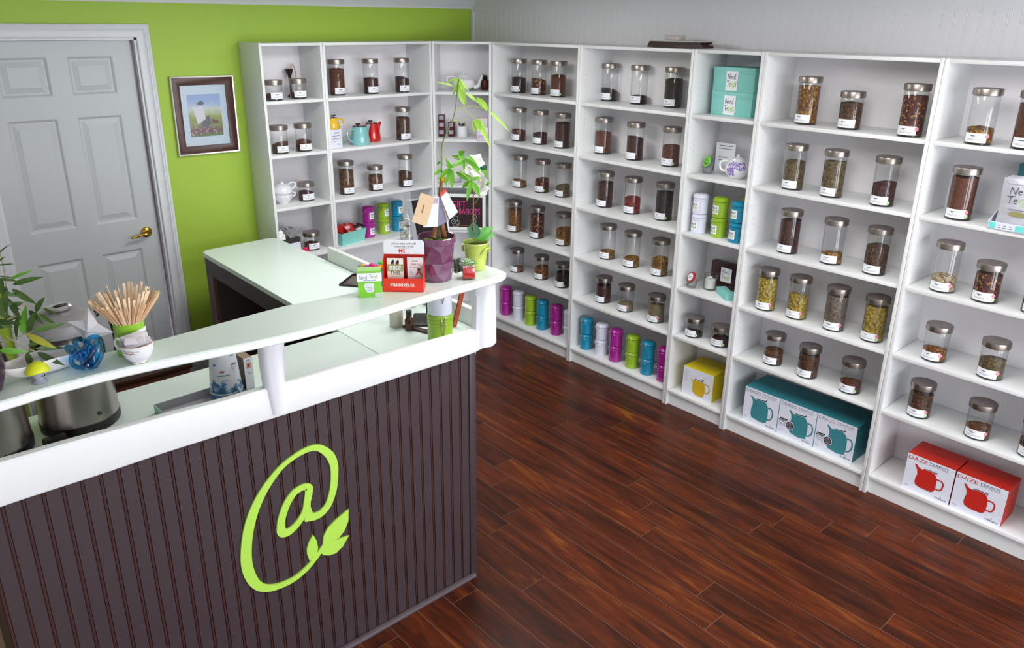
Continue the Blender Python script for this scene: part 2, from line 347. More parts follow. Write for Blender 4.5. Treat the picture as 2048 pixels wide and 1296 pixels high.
PL = {"mt_stem": [[-1.9277, -2.0213, 1.6682], [-1.9282, -2.021, 1.6881], [-1.9257, -2.0228, 1.7601], [-1.916, -2.0299, 1.7955], [-1.8984, -2.0427, 1.8402], [-1.8902, -2.0487, 1.875], [-1.885, -2.0525, 1.925], [-1.8788, -2.0569, 1.9713]], "mt_trunks": [[[-1.9698, -2.0218, 1.4572], [-1.9447, -2.009, 1.4999], [-1.9173, -1.9977, 1.5468], [-1.9347, -2.0162, 1.5947], [-1.9288, -2.0205, 1.6413]], [[-1.9233, -1.9934, 1.4444], [-1.929, -1.9892, 1.4826], [-1.9387, -2.0133, 1.5423], [-1.9125, -2.0012, 1.5891], [-1.9319, -2.0183, 1.6413]], [[-1.9254, -2.023, 1.4565], [-1.9441, -2.0406, 1.5007], [-1.9196, -1.996, 1.5362], [-1.9424, -2.0262, 1.5871], [-1.9308, -2.0191, 1.6464]]], "mt_leaves": [[[-1.8793, -2.0566, 1.9728], [-1.9106, -2.0223, 1.9583], 0.0073], [[-1.8793, -2.0566, 1.9728], [-1.885, -2.0298, 1.9156], 0.0113], [[-1.8793, -2.0566, 1.9728], [-1.8707, -2.0352, 1.9246], 0.0079], [[-1.8788, -2.0569, 1.9728], [-1.84, -2.0438, 1.892], 0.0126], [[-1.8788, -2.0569, 1.9728], [-1.842, -2.0613, 1.9312], 0.0073], [[-1.8798, -2.0562, 1.9728], [-1.856, -2.0341, 1.8938], 0.0099], [[-1.8945, -2.0455, 1.9482], [-1.959, -2.0426, 1.9645], 0.0053], [[-1.8778, -2.0577, 1.9405], [-1.8669, -2.0688, 1.8909], 0.0199], [[-1.8612, -2.0698, 1.9265], [-1.8062, -2.0683, 1.892], 0.01], [[-1.8067, -2.1095, 1.8748], [-1.8269, -2.0809, 1.9146], 0.0206], [[-1.8054, -2.1105, 1.8764], [-1.7281, -2.1292, 1.8029], 0.0093], [[-1.8067, -2.1095, 1.8748], [-1.8397, -2.1216, 1.8997], 0.0133], [[-1.8368, -2.0875, 1.8463], [-1.8411, -2.0873, 1.8051], 0.02], [[-1.8355, -2.0885, 1.8463], [-1.8373, -2.1109, 1.8105], 0.02], [[-1.8342, -2.0894, 1.8463], [-1.7944, -2.1144, 1.7521], 0.014], [[-1.8355, -2.0885, 1.8463], [-1.8083, -2.1014, 1.8103], 0.015], [[-1.9056, -2.0374, 1.6871], [-1.9395, -2.0583, 1.7276], 0.0142], [[-1.9056, -2.0374, 1.6871], [-1.9137, -2.0581, 1.6234], 0.0194], [[-1.9066, -2.0367, 1.6871], [-1.9484, -2.0269, 1.6536], 0.0155], [[-1.9056, -2.0374, 1.6858], [-1.8954, -2.0059, 1.64], 0.0116], [[-1.9045, -2.0382, 1.6884], [-1.8767, -2.0336, 1.6987], 0.0116], [[-1.9056, -2.0374, 1.6871], [-1.9362, -2.047, 1.6335], 0.0103], [[-1.8705, -2.063, 1.7147], [-1.8877, -2.0226, 1.7252], 0.0129], [[-1.8705, -2.063, 1.7147], [-1.917, -2.0629, 1.6945], 0.0142], [[-1.8725, -2.0616, 1.7172], [-1.877, -2.0473, 1.7449], 0.018], [[-1.8705, -2.063, 1.7147], [-1.8862, -2.0865, 1.683], 0.0116], [[-1.8704, -2.0631, 1.7197], [-1.8443, -2.1287, 1.6842], 0.0142], [[-1.8611, -2.0698, 1.7323], [-1.8086, -2.0734, 1.6605], 0.0193], [[-1.8705, -2.063, 1.7122], [-1.9025, -2.0669, 1.701], 0.0155], [[-1.8805, -2.0557, 1.7324], [-1.8775, -2.0845, 1.747], 0.0155], [[-1.8503, -2.0777, 1.6468], [-1.8691, -2.0189, 1.6687], 0.0194], [[-1.8503, -2.0777, 1.6468], [-1.857, -2.038, 1.6154], 0.0156], [[-1.8499, -2.078, 1.6455], [-1.8715, -2.082, 1.5802], 0.0156], [[-1.8493, -2.0784, 1.6455], [-1.8049, -2.0676, 1.5856], 0.0161], [[-1.8483, -2.0792, 1.648], [-1.8246, -2.0928, 1.658], 0.013], [[-1.8514, -2.0769, 1.6481], [-1.8605, -2.0537, 1.6611], 0.0207], [[-1.9302, -2.0195, 1.6848], [-1.9621, -2.0239, 1.6688], 0.0129], [[-1.9298, -2.0198, 1.7076], [-1.9215, -1.9846, 1.6943], 0.0103]], "mt_pet": [[[-1.8902, -2.0486, 1.8702], [-1.881, -2.0553, 1.8797], [-1.8693, -2.0639, 1.885], [-1.8484, -2.0791, 1.8875], [-1.825, -2.0962, 1.8818], [-1.8067, -2.1095, 1.8748]], [[-1.8693, -2.0639, 1.8796], [-1.8538, -2.0752, 1.8622], [-1.8368, -2.0875, 1.847]], [[-1.8958, -2.0446, 1.8402], [-1.8722, -2.0617, 1.8442], [-1.8539, -2.0751, 1.8432]], [[-1.9278, -2.0212, 1.7026], [-1.9157, -2.0301, 1.6974], [-1.9056, -2.0374, 1.6871]], [[-1.9265, -2.0222, 1.7228], [-1.8969, -2.0437, 1.725], [-1.8705, -2.063, 1.7147]], [[-1.9273, -2.0216, 1.672], [-1.8892, -2.0494, 1.6818], [-1.8503, -2.0777, 1.6468]], [[-1.9167, -2.0294, 1.6282], [-1.9102, -2.0341, 1.6513], [-1.8976, -2.0433, 1.6717]]], "tags": [[[-1.985, -1.9796, 1.6063], [-1.9496, -2.0054, 1.5901], [-1.9721, -1.989, 1.4938], [-2.0107, -1.9609, 1.5099]], [[-1.9524, -2.0033, 1.5915], [-1.937, -2.0145, 1.5927], [-1.9422, -2.0108, 1.4918], [-1.9814, -1.9822, 1.4911]], [[-1.9371, -2.0145, 1.5899], [-1.9235, -2.0244, 1.5854], [-1.9096, -2.0345, 1.5125], [-1.9422, -2.0108, 1.4918]], [[-1.9196, -2.0273, 1.619], [-1.8862, -2.0516, 1.5414], [-1.9095, -2.0346, 1.5162], [-1.9346, -2.0163, 1.6013]]], "scissor": [[[-1.9547, -2.0391, 1.5823], [-1.9466, -2.045, 1.5593], [-1.9347, -2.0536, 1.5159]], [[-1.9439, -2.0469, 1.5836], [-1.9465, -2.0451, 1.565], [-1.9422, -2.0482, 1.5506]]], "or_stem": [[-1.7783, -2.0009, 1.4136], [-1.7786, -2.0007, 1.488], [-1.7786, -2.0007, 1.5815], [-1.7825, -1.9974, 1.6194], [-1.7886, -1.9925, 1.6516], [-1.7843, -1.996, 1.6782]], "or_twig": [[-1.7746, -2.0039, 1.5433], [-1.762, -2.0142, 1.5706], [-1.7494, -2.0244, 1.5951], [-1.739, -2.0328, 1.614]], "or_leaves": [[[-1.7772, -2.0018, 1.4178], [-1.7696, -1.9886, 1.4759], 0.0495], [[-1.7729, -2.0052, 1.4178], [-1.7014, -2.016, 1.4504], 0.0412], [[-1.7708, -2.007, 1.415], [-1.6975, -2.0266, 1.4277], 0.0275], [[-1.7793, -2.0001, 1.4207], [-1.8059, -1.9989, 1.4642], 0.0247]], "or_flowers": [[-1.7843, -1.996, 1.6702], [-1.7719, -2.0061, 1.6914], [-1.7587, -2.0168, 1.6275], [-1.7619, -2.0142, 1.6059], [-1.7721, -2.006, 1.6542], [-1.7505, -2.0235, 1.5924]], "or_bud": [[-1.738, -2.0336, 1.6194]], "left_leaves": [[[-3.1909, -1.9938, 1.6253], [-3.1614, -2.0053, 1.6495], 0.0039], [[-3.1944, -1.9935, 1.6065], [-3.1771, -2.0159, 1.6249], 0.0056], [[-3.1934, -1.9936, 1.601], [-3.1632, -2.0185, 1.6043], 0.0039], [[-3.1764, -1.9952, 1.5626], [-3.1309, -2.0267, 1.5846], 0.009], [[-3.1737, -1.9955, 1.5496], [-3.1115, -2.0139, 1.5603], 0.0146], [[-3.1962, -1.9933, 1.575], [-3.1689, -1.9895, 1.5645], 0.0045], [[-3.1972, -1.9932, 1.569], [-3.1636, -2.0274, 1.5639], 0.0073], [[-3.1769, -1.9952, 1.5397], [-3.1336, -1.9883, 1.4901], 0.0169], [[-3.2022, -1.9927, 1.5414], [-3.1686, -2.0061, 1.5199], 0.0113], [[-3.1396, -1.9988, 1.4738], [-3.1162, -2.0129, 1.5102], 0.0165], [[-3.1744, -1.9954, 1.4216], [-3.1529, -1.9777, 1.4878], 0.0215], [[-3.1866, -1.9942, 1.5508], [-3.1975, -1.9944, 1.4777], 0.0169], [[-3.1921, -1.9937, 1.5643], [-3.1994, -2.0044, 1.529], 0.014], [[-3.186, -1.9943, 1.4978], [-3.1598, -1.998, 1.5024], 0.0142], [[-3.1333, -1.9994, 1.4672], [-3.1026, -1.9896, 1.4301], 0.0114], [[-3.152, -1.9976, 1.4803], [-3.1316, -2.0271, 1.4477], 0.0142], [[-3.1553, -1.9973, 1.425], [-3.0791, -1.9751, 1.4196], 0.0178], [[-3.1665, -1.9962, 1.4211], [-3.1166, -2.0307, 1.3815], 0.0178], [[-3.1704, -1.9958, 1.393], [-3.1131, -1.9858, 1.39], 0.0121], [[-3.1557, -1.9972, 1.38], [-3.0908, -1.9821, 1.3594], 0.0133], [[-3.1542, -1.9974, 1.3702], [-3.1066, -2.032, 1.3331], 0.0162], [[-3.1733, -1.9955, 1.3764], [-3.1618, -1.9787, 1.3181], 0.0208], [[-3.229, -1.9901, 1.3944], [-3.1753, -2.0036, 1.3797], 0.0161], [[-3.2155, -1.9914, 1.4686], [-3.1919, -1.9888, 1.4425], 0.0171], [[-3.1228, -2.0004, 1.4793], [-3.0927, -2.0339, 1.4621], 0.0057], [[-3.1853, -1.9943, 1.5129], [-3.1749, -2.0236, 1.468], 0.0156], [[-3.2049, -1.9924, 1.527], [-3.2041, -2.0124, 1.4721], 0.0141], [[-3.1737, -1.9955, 1.4747], [-3.1859, -1.966, 1.4007], 0.0128], [[-3.1626, -1.9965, 1.4254], [-3.1386, -2.0178, 1.4829], 0.0215], [[-3.2128, -1.9917, 1.4833], [-3.1789, -1.979, 1.4582], 0.0114], [[-3.224, -1.9906, 1.4218], [-3.2162, -1.9646, 1.3609], 0.0129], [[-3.2022, -1.9927, 1.5638], [-3.184, -1.967, 1.5527], 0.0056], [[-3.1972, -1.9932, 1.5254], [-3.1712, -2.0054, 1.4873], 0.0127], [[-3.2103, -1.9919, 1.508], [-3.205, -2.0015, 1.4792], 0.0198], [[-3.1797, -1.9949, 1.5219], [-3.1631, -1.995, 1.5333], 0.0085]], "left_branch": [[[-3.2325, -1.9898, 1.4083], [-3.1986, -1.9931, 1.4156], [-3.1641, -1.9964, 1.4231], [-3.1531, -1.9975, 1.4258]], [[-3.209, -1.992, 1.426], [-3.187, -1.9942, 1.3997], [-3.1578, -1.997, 1.3738]], [[-3.2168, -1.9913, 1.4943], [-3.1836, -1.9945, 1.4999], [-3.1483, -1.9979, 1.4899], [-3.1212, -2.0006, 1.4763]], [[-3.2257, -1.9904, 1.4454], [-3.2014, -1.9928, 1.491], [-3.1866, -1.9942, 1.5508], [-3.1837, -1.9945, 1.5997], [-3.1852, -1.9944, 1.6461]], [[-3.2476, -1.9883, 1.3477], [-3.2257, -1.9904, 1.4454], [-3.2019, -1.9927, 1.4656], [-3.1737, -1.9955, 1.4747]]]}
# ------------------------------------------------------------------ room shell
WY = .565; WX = .285; CZ = 2.30
# floor: dark subfloor with laminate planks running away from the storefront
flm = mat('subfloor_joint', '86685A', .6)
bm = B(); box(bm, -5.0, WX, -6.4, WY, -.03, -.0012)
floor = struct(build('floor', bm, flm))
def plankmat():
    m = bpy.data.materials.new('cherry_laminate'); m.use_nodes = True; nt = m.node_tree; b = nt.nodes['Principled BSDF']; N = nt.nodes.new; Lk = nt.links.new
    oi = N('ShaderNodeObjectInfo'); tc = N('ShaderNodeNewGeometry'); mp = N('ShaderNodeMapping'); mp.inputs['Scale'].default_value = (9, 1.1, 1)
    ad = N('ShaderNodeVectorMath'); ad.operation = 'ADD'; sc_ = N('ShaderNodeMath'); sc_.operation = 'MULTIPLY'; sc_.inputs[1].default_value = 37
    cx = N('ShaderNodeCombineXYZ'); Lk(oi.outputs['Random'], sc_.inputs[0]); Lk(sc_.outputs[0], cx.inputs[1]); Lk(sc_.outputs[0], cx.inputs[0])
    Lk(tc.outputs['Position'], mp.inputs[0]); Lk(mp.outputs[0], ad.inputs[0]); Lk(cx.outputs[0], ad.inputs[1])
    n1 = N('ShaderNodeTexNoise'); n1.inputs['Scale'].default_value = 1.6; n1.inputs['Detail'].default_value = 7; n1.inputs['Roughness'].default_value = .65; n1.inputs['Distortion'].default_value = .7
    n2 = N('ShaderNodeTexNoise'); n2.inputs['Scale'].default_value = 11; n2.inputs['Detail'].default_value = 6
    Lk(ad.outputs[0], n1.inputs[0]); Lk(ad.outputs[0], n2.inputs[0])
    cr = N('ShaderNodeValToRGB'); e = cr.color_ramp.elements
    for _i in range(2): e.new(.5)
    for i, (p, c) in enumerate([(.28, '220D06'), (.45, '461C09'), (.58, '60290C'), (.74, '8C551C')]): e[i].position = p; e[i].color = lin(c)
    Lk(n1.outputs['Fac'], cr.inputs[0])
    mx = N('ShaderNodeMix'); mx.data_type = 'RGBA'; mx.blend_type = 'MULTIPLY'; mx.inputs[0].default_value = .55
    c2 = N('ShaderNodeValToRGB'); c2.color_ramp.elements[0].position = .3; c2.color_ramp.elements[0].color = (.45, .35, .3, 1); c2.color_ramp.elements[1].position = .6; c2.color_ramp.elements[1].color = (1.1, 1.05, 1, 1)
    Lk(n2.outputs['Fac'], c2.inputs[0]); Lk(cr.outputs[0], mx.inputs[6]); Lk(c2.outputs[0], mx.inputs[7])
    hs = N('ShaderNodeHueSaturation'); mr = N('ShaderNodeMapRange'); mr.inputs[3].default_value = .75; mr.inputs[4].default_value = 1.2
    Lk(oi.outputs['Random'], mr.inputs[0]); Lk(mr.outputs[0], hs.inputs['Value']); Lk(mx.outputs[2], hs.inputs['Color'])
    Lk(hs.outputs[0], b.inputs['Base Color']); b.inputs['Roughness'].default_value = .33; b.inputs['Specular IOR Level'].default_value = .30
    bp = N('ShaderNodeBump'); bp.inputs['Strength'].default_value = .12; bp.inputs['Distance'].default_value = .002
    Lk(n2.outputs['Fac'], bp.inputs['Height']); Lk(bp.outputs[0], b.inputs['Normal'])
    return m
PLANK = plankmat()
JY = {-1: -3.26, 0: -3.12, 1: -2.975, 2: -2.824, 3: -2.662, 4: -2.62, 5: -3.264, 6: -2.192, 7: -2.32, 8: -2.705, 9: -2.832, 10: -3.05, 11: -1.87, 12: -2.231, 13: -1.7, 14: -2.107, 15: -2.5, 16: -2.9, 17: -2.11}
rnd = random.Random(3)
pc = {}
for k in range(-3, 25):
    x1 = min(-.083-.1265*k, WX); x0 = -.083-.1265*(k+1)
    if x1-x0 < .01: continue
    y = JY.get(k, -2-rnd.random()); LL = 1.237
    while y < WY: y += LL
    lo = -4.35 if k < 14 else -2.9
    while y > lo:
        a = max(y-LL, -5.2); b = min(y, WY)
        if b-a > .02:
            key = (round(x1-x0, 4), round(b-a, 4))
            if key not in pc:
                bm = B(); w, l = key; box(bm, -w/2+.0013, w/2-.0013, -l/2+.0013, l/2-.0013, -.0025, 0, bev=.0003); pm = bpy.data.meshes.new('plank'); bm.to_mesh(pm); bm.free(); pm.materials.append(PLANK); pc[key] = pm
            link('plank', pc[key], floor, ((x0+x1)/2, (a+b)/2, 0))
        y -= LL
# walls
OX0, OX1, OZ = -2.835, -2.05, 2.048
bm = B()
box(bm, -5.0, OX0, WY, WY+.12, 0, CZ); box(bm, OX1, WX+.1, WY, WY+.12, 0, CZ); box(bm, OX0, OX1, WY, WY+.12, OZ, CZ)
wg = struct(build('wall_back', bm, GREEN, smooth=False))
bm = B(); box(bm, WX+.0085, WX+.1, -6.4, WY, 0, CZ)
wr = struct(build('wall_right', bm, WALLW))
bm = B(); box(bm, -5.1, -5.0, -6.4, WY+.12, 0, CZ); struct(build('wall_left', bm, WALLW))
bm = B(); box(bm, -5.0, WX+.1, -6.4, WY+.12, CZ, CZ+.1); struct(build('ceiling', bm, CEIL))
# beadboard on the right wall: one board every 50.5 mm, each with its bead
def boardmesh(name, pitch, h, depth, mats, groove=1):
    bm = B(); g = pitch*.055; bw = pitch*.13; f = pitch-2*g-bw
    prof = [(0, 0, 0), (f, 0, 0), (f+g*.3, -depth, 1), (f+g*.9, -depth, 1), (f+g, -.0006, 1), (f+g+bw*.5, 0, 1), (f+g+bw, -.0006, 1), (f+g*1.15+bw, -depth, 1), (f+g*1.9+bw, -depth, 1), (pitch, 0, 1)]
    a = [bm.verts.new((u, d+depth, 0)) for u, d, _i in prof]; b = [bm.verts.new((u, d+depth, h)) for u, d, _i in prof]
    for i in range(len(prof)-1):
        q = bm.faces.new((a[i], b[i], b[i+1], a[i+1])); q.material_index = groove if prof[i+1][2] else 0
    a0 = bm.verts.new((0, 0, 0)); a1 = bm.verts.new((pitch, 0, 0)); b0 = bm.verts.new((0, 0, h)); b1 = bm.verts.new((pitch, 0, h))
    bm.faces.new([a0]+a+[a1]); bm.faces.new(([b0]+b+[b1])[::-1])
    bmesh.ops.recalc_face_normals(bm, faces=bm.faces)
    me = bpy.data.meshes.new(name); bm.to_mesh(me); bm.free()
    for m in mats: me.materials.append(m)
    return me
# profile faces +y in its own frame (relief along +y)
wb = boardmesh('wall_board', .0505, 2.215, .0013, [WALLW, WALLW])
y = -3.60
while y < .51:
    o = link('wall_board', wb, wr, (WX+.006, y, 0)); o.rotation_euler = (0, 0, pi/2); y += .0505
bm = B(); box(bm, WX-.002, WX+.006, -6.4, WY, 2.215, CZ); struct(build('trim_1', bm, WALLW))
bm = B(); box(bm, WX-.010, WX+.006, .535, WY-.001, 0, 2.215, bev=.003); struct(build('trim_2', bm, TRIM))
# crown moulding along the green wall
def sweepx(bm, prof, x0, x1, mi=0):
    a = [bm.verts.new((x0, y, z)) for y, z in prof]; b = [bm.verts.new((x1, y, z)) for y, z in prof]
    for i in range(len(prof)-1): bm.faces.new((a[i], a[i+1], b[i+1], b[i]))
    bm.faces.new(a[::-1]); bm.faces.new(b); bmesh.ops.recalc_face_normals(bm, faces=bm.faces)
bm = B(); sweepx(bm, [(WY, 2.228), (WY-.012, 2.228), (WY-.016, 2.236), (WY-.02, 2.245), (WY-.04, 2.262), (WY-.055, 2.285), (WY-.07, 2.29), (WY-.07, CZ), (WY, CZ)], -4.9, WX-.003); struct(build('trim_3', bm, TRIM))
# door casing (mitred, stepped profile)
def nested(bm, rect, prof, yb, closed):
    xl, xr, zb, zt = rect; rings = []
    for d, h in prof:
        if closed: pts = [(xl-d, zb-d), (xl-d, zt+d), (xr+d, zt+d), (xr+d, zb-d)]
        else: pts = [(xl-d, zb), (xl-d, zt+d), (xr+d, zt+d), (xr+d, zb)]
        rings.append([bm.verts.new((x, yb-h, z)) for x, z in pts])
    for a, b in zip(rings, rings[1:]):
        for i in range(4 if closed else 3):
            bm.faces.new((a[i], b[i], b[(i+1) % 4], a[(i+1) % 4]))
    bmesh.ops.recalc_face_normals(bm, faces=bm.faces)
bm = B(); nested(bm, (OX0, OX1, 0, OZ), [(0, 0), (0, .012), (.004, .015), (.012, .012), (.030, .014), (.042, .017), (.046, .021), (.052, .019), (.058, .022), (.064, .020), (.070, .014), (.070, 0)], WY, False)
struct(build('trim_4', bm, TRIM))
bm = B(); box(bm, OX0, OX0+.012, WY-.001, WY+.12, 0, OZ); box(bm, OX1-.012, OX1, WY-.001, WY+.12, 0, OZ); box(bm, OX0, OX1, WY-.001, WY+.12, OZ-.012, OZ)
struct(build('trim_5', bm, TRIM))
bm = B(); box(bm, OX0-.05, OX1+.05, WY+.35, WY+.37, 0, OZ+.05); struct(build('wall_beyond_door', bm, BROWNW))
bm = B(); box(bm, OX1+.071, -1.485, WY-.014, WY-.0005, 0, .10, bev=.003); struct(build('baseboard_back', bm, TRIM))
# six-panel door, slightly ajar
DW = .745; DH = 2.03; DT = .035; hx = -2.822
door = thing('door_1', None, None, (hx, WY+.024, .004)); door.rotation_euler = (0, 0, radians(1.0)); struct(door)
PX = [(.098, .33), (.425, .648)]; PZ = [(.22, .875), (1.05, 1.64), (1.755, 1.95)]
bm = B()
box(bm, 0, DW, .010, DT, 0, DH)
xs = [0, PX[0][0], PX[0][1], PX[1][0], PX[1][1], DW]; zs = [0, PZ[0][0], PZ[0][1], PZ[1][0], PZ[1][1], PZ[2][0], PZ[2][1], DH]
box(bm, xs[0], xs[1], 0, .012, 0, DH); box(bm, xs[2], xs[3], 0, .012, 0, DH); box(bm, xs[4], xs[5], 0, .012, 0, DH)
for i in (0, 2, 4, 6):
    for a, b in ((xs[1], xs[2]), (xs[3], xs[4])): box(bm, a, b, 0, .012, zs[i], zs[i+1])
build('door_leaf', bm, DOORM, door, smooth=False)
for (a, b) in PX:
    for (c, d) in PZ:
        bm = B(); rings = []
        for off, y in [(-.0005, .0002), (.006, .004), (.012, .0095), (.020, .0095), (.045, .003), (.047, .002)]:
            rings.append([bm.verts.new((x, y, z)) for x, z in ((a+off, c+off), (a+off, d-off), (b-off, d-off), (b-off, c+off))])
        for r, q in zip(rings, rings[1:]):
            for i in range(4): bm.faces.new((r[i], q[i], q[(i+1) % 4], r[(i+1) % 4]))
        bm.faces.new(rings[-1]); bmesh.ops.recalc_face_normals(bm, faces=bm.faces)
        if bm.faces[-1:] : pass
        for f in bm.faces:
            if f.normal.y > .5: f.normal_flip()
        build('door_panel', bm, DOORM, door, smooth=False)
bm = B(); lathe(bm, [(.031, 0), (.031, .006), (.024, .012), (.012, .016), (.011, .04)], 20)
bmesh.ops.rotate(bm, verts=bm.verts, cent=(0, 0, 0), matrix=Matrix.Rotation(pi/2, 3, 'X'))
tube(bm, smoothpts([(0, -.042, 0), (-.015, -.052, 0), (-.05, -.05, -.003), (-.10, -.046, -.012)], 5), [.011, .011, .0105, .010, .010, .0095, .0095, .009, .009, .0085, .008, .008, .007, .007, .006, .005][:16], 10)
h = build('door_handle', bm, BRASS, door, (DW-.062, 0, .965)); h['label'] = 'brass lever door handle'
# ------------------------------------------------------------------ bookcases
SZ = [1.695, 1.38, 1.06, .738, .45, .10]
UN = {'U1': (-1.483, .283, 0, .4, 'narrow white bookcase at the left end against the lime green wall'),
      'U2': (-1.083, .283, 0, .8, 'wide white bookcase against the lime green wall holding teapots'),
      'U3': (-.283, .283, -pi/4, .4, 'narrow white bookcase set diagonally across the room corner'),
      'U4': (0, 0, -pi/2, .8, 'wide white bookcase on the beadboard wall nearest the corner'),
      'U5': (0, -.8, -pi/2, .8, 'wide white bookcase of dark tea jars with a black router on top'),
      'U6': (0, -1.6, -pi/2, .4, 'narrow white bookcase with the turquoise boxes on its top shelf'),
      'U7': (0, -2.0, -pi/2, .8, 'wide white bookcase with three teal teapot boxes on its bottom shelf'),
      'U8': (0, -2.8, -pi/2, .8, 'wide white bookcase at the right edge with two red teapot boxes')}
D = .28; T = .016
SIDEM = {}
for key, (x, y, rz, w, lab) in UN.items():
    w2 = w-.0015
    t = thing('bookcase', lab, 'bookcase', (x, y, 0), rz, 'white bookcases along the walls')
    for side, xx in ((0, 0), (1, w2-T)):
        if ('s', side, w) not in SIDEM:
            bm = B(); box(bm, xx, xx+T, 0, D, 0, 2.02, bev=.0012)
            xin = xx+T if side == 0 else xx          # rows of shelf-pin holes on the inner face
            for yy in (.045, .235):
                for k in range(52):
                    zz = .22+k*.032
                    v = [bm.verts.new((xin+(.0004 if side == 0 else -.0004), yy+.0028*cos(2*pi*i/6), zz+.0028*sin(2*pi*i/6))) for i in range(6)]
                    f = bm.faces.new(v); f.material_index = 1; f.normal_update()
                    if f.normal.x*(1 if side == 0 else -1) < 0: f.normal_flip()
            o = build('side_panel', bm, [WHITE, mat('pin_hole', 'B4B6BA', .7)], t); SIDEM[('s', side, w)] = o.data
        else: link('side_panel', SIDEM[('s', side, w)], t)
    if ('t', w) not in SIDEM:
        bm = B(); box(bm, T, w2-T, .001, D, 2.002, 2.018, bev=.0012); o = build('top_panel', bm, WHITE, t); SIDEM[('t', w)] = o.data
        bm = B(); box(bm, T-.001, w2-T+.001, D-.006, D-.002, .03, 2.005); o = build('back_panel', bm, SHELFBACK, t); SIDEM[('b', w)] = o.data
        bm = B(); box(bm, T, w2-T, .022, .036, 0, .083); o = build('plinth', bm, WHITE, t); SIDEM[('p', w)] = o.data
        bm = B(); box(bm, T+.0006, w2-T-.0006, .003, D-.007, -.018, 0, bev=.0015); o = build('shelf', bm, WHITE, t, (0, 0, SZ[0])); SIDEM[('h', w)] = o.data
        z0 = 1
    else:
        link('top_panel', SIDEM[('t', w)], t); link('back_panel', SIDEM[('b', w)], t); link('plinth', SIDEM[('p', w)], t); z0 = 0
    for z in SZ[z0:]: link('shelf', SIDEM[('h', w)], t, (0, 0, z))
# ------------------------------------------------------------------ tea jars
HT = {'S': .116, 'M': .167, 'L': .218}
SZN = {'S': 'short', 'M': 'medium', 'L': 'tall'}
JM = {}
def jarmeshes(s):
    if s in JM: return JM[s]
    h = HT[s]; R = .0495
    bm = B(); lathe(bm, [(.047, .0005), (R, .004), (R, h-.034), (R-.002, h-.028), (R-.003, h-.020)], 32, cap0=True, cap1=False)
    g = build('glass_body', bm, GLASS); me1 = g.data; bpy.data.objects.remove(g)
    bm = B(); lathe(bm, [(.045, .0006), (R+.0004, .002), (R+.0004, .0065), (.046, .0085)], 32)
    g = build('glass_base', bm, GBASE); me2 = g.data; bpy.data.objects.remove(g)
    bm = B(); lathe(bm, [(.0465, h-.030), (.0475, h-.029), (.0475, h-.0265)], 32, cap0=True, cap1=False, mi=1)
    lathe(bm, [(.0532, h-.0262), (.0538, h-.0255), (.0538, h-.0025), (.0530, h-.0006), (.0505, h), (.0500, h-.0007), (.03, h-.0007), (.0001, h-.0006)], 36, mi=[0, 0, 0, 0, 2, 2, 2], cap0=True, cap1=False)
    g = build('lid', bm, [STEEL, mat('clear_gasket', 'B9B6B2', .4), STEELTOP]); me3 = g.data; bpy.data.objects.remove(g)
    JM[s] = (me1, me2, me3); return JM[s]
def labelmesh(seed, dots):
    r = random.Random(seed); bm = B(); R = .0503; a0 = -radians(50); a1 = radians(50); n = 12; z0, z1 = .010, .047
    def patch(b0, b1, q0, q1, rr, mi):
        m = max(1, int(round((b1-b0)/(a1-a0)*n)))
        P = [[bm.verts.new((rr*sin(b0+(b1-b0)*i/m), -rr*cos(b0+(b1-b0)*i/m), z)) for z in (q0, q1)] for i in range(m+1)]
        for i in range(m):
            f = bm.faces.new((P[i][0], P[i+1][0], P[i+1][1], P[i][1])); f.material_index = mi
    patch(a0, a1, z0, z1, R, 0)
    w = r.uniform(.12, .24)
    patch(-w-.15, w-.15, z1-.0125, z1-.0095, R+.0003, 2)
    patch(-w*.5-.15, w*.4-.15, z1-.0175, z1-.0157, R+.0003, 1)
    for k in range(2): patch(-.55, .55-r.uniform(0, .3)*k, z1-.0245-k*.0040, z1-.0232-k*.0040, R+.0003, 1)
    return bm
def dotmesh(k, col):
    bm = B(); n = 12; cz = .036 if k == 0 else .020; c = bm.verts.new((.0512*sin(.90), -.0512*cos(.90), cz)); ring = []
    for i in range(n): a = .90+.0085*cos(2*pi*i/n)/.0512; ring.append(bm.verts.new((.0512*sin(a), -.0512*cos(a), cz+.0085*sin(2*pi*i/n))))
    for i in range(n): bm.faces.new((c, ring[i], ring[(i+1) % n]))
    o = build('dot', bm, col, smooth=False); m = o.data; bpy.data.objects.remove(o); return m
DOT = {'g': dotmesh(1, mat('green_dot_sticker', 'B9DDB0', .5)), 'p': dotmesh(0, mat('pink_dot_sticker', 'E58FA3', .5))}
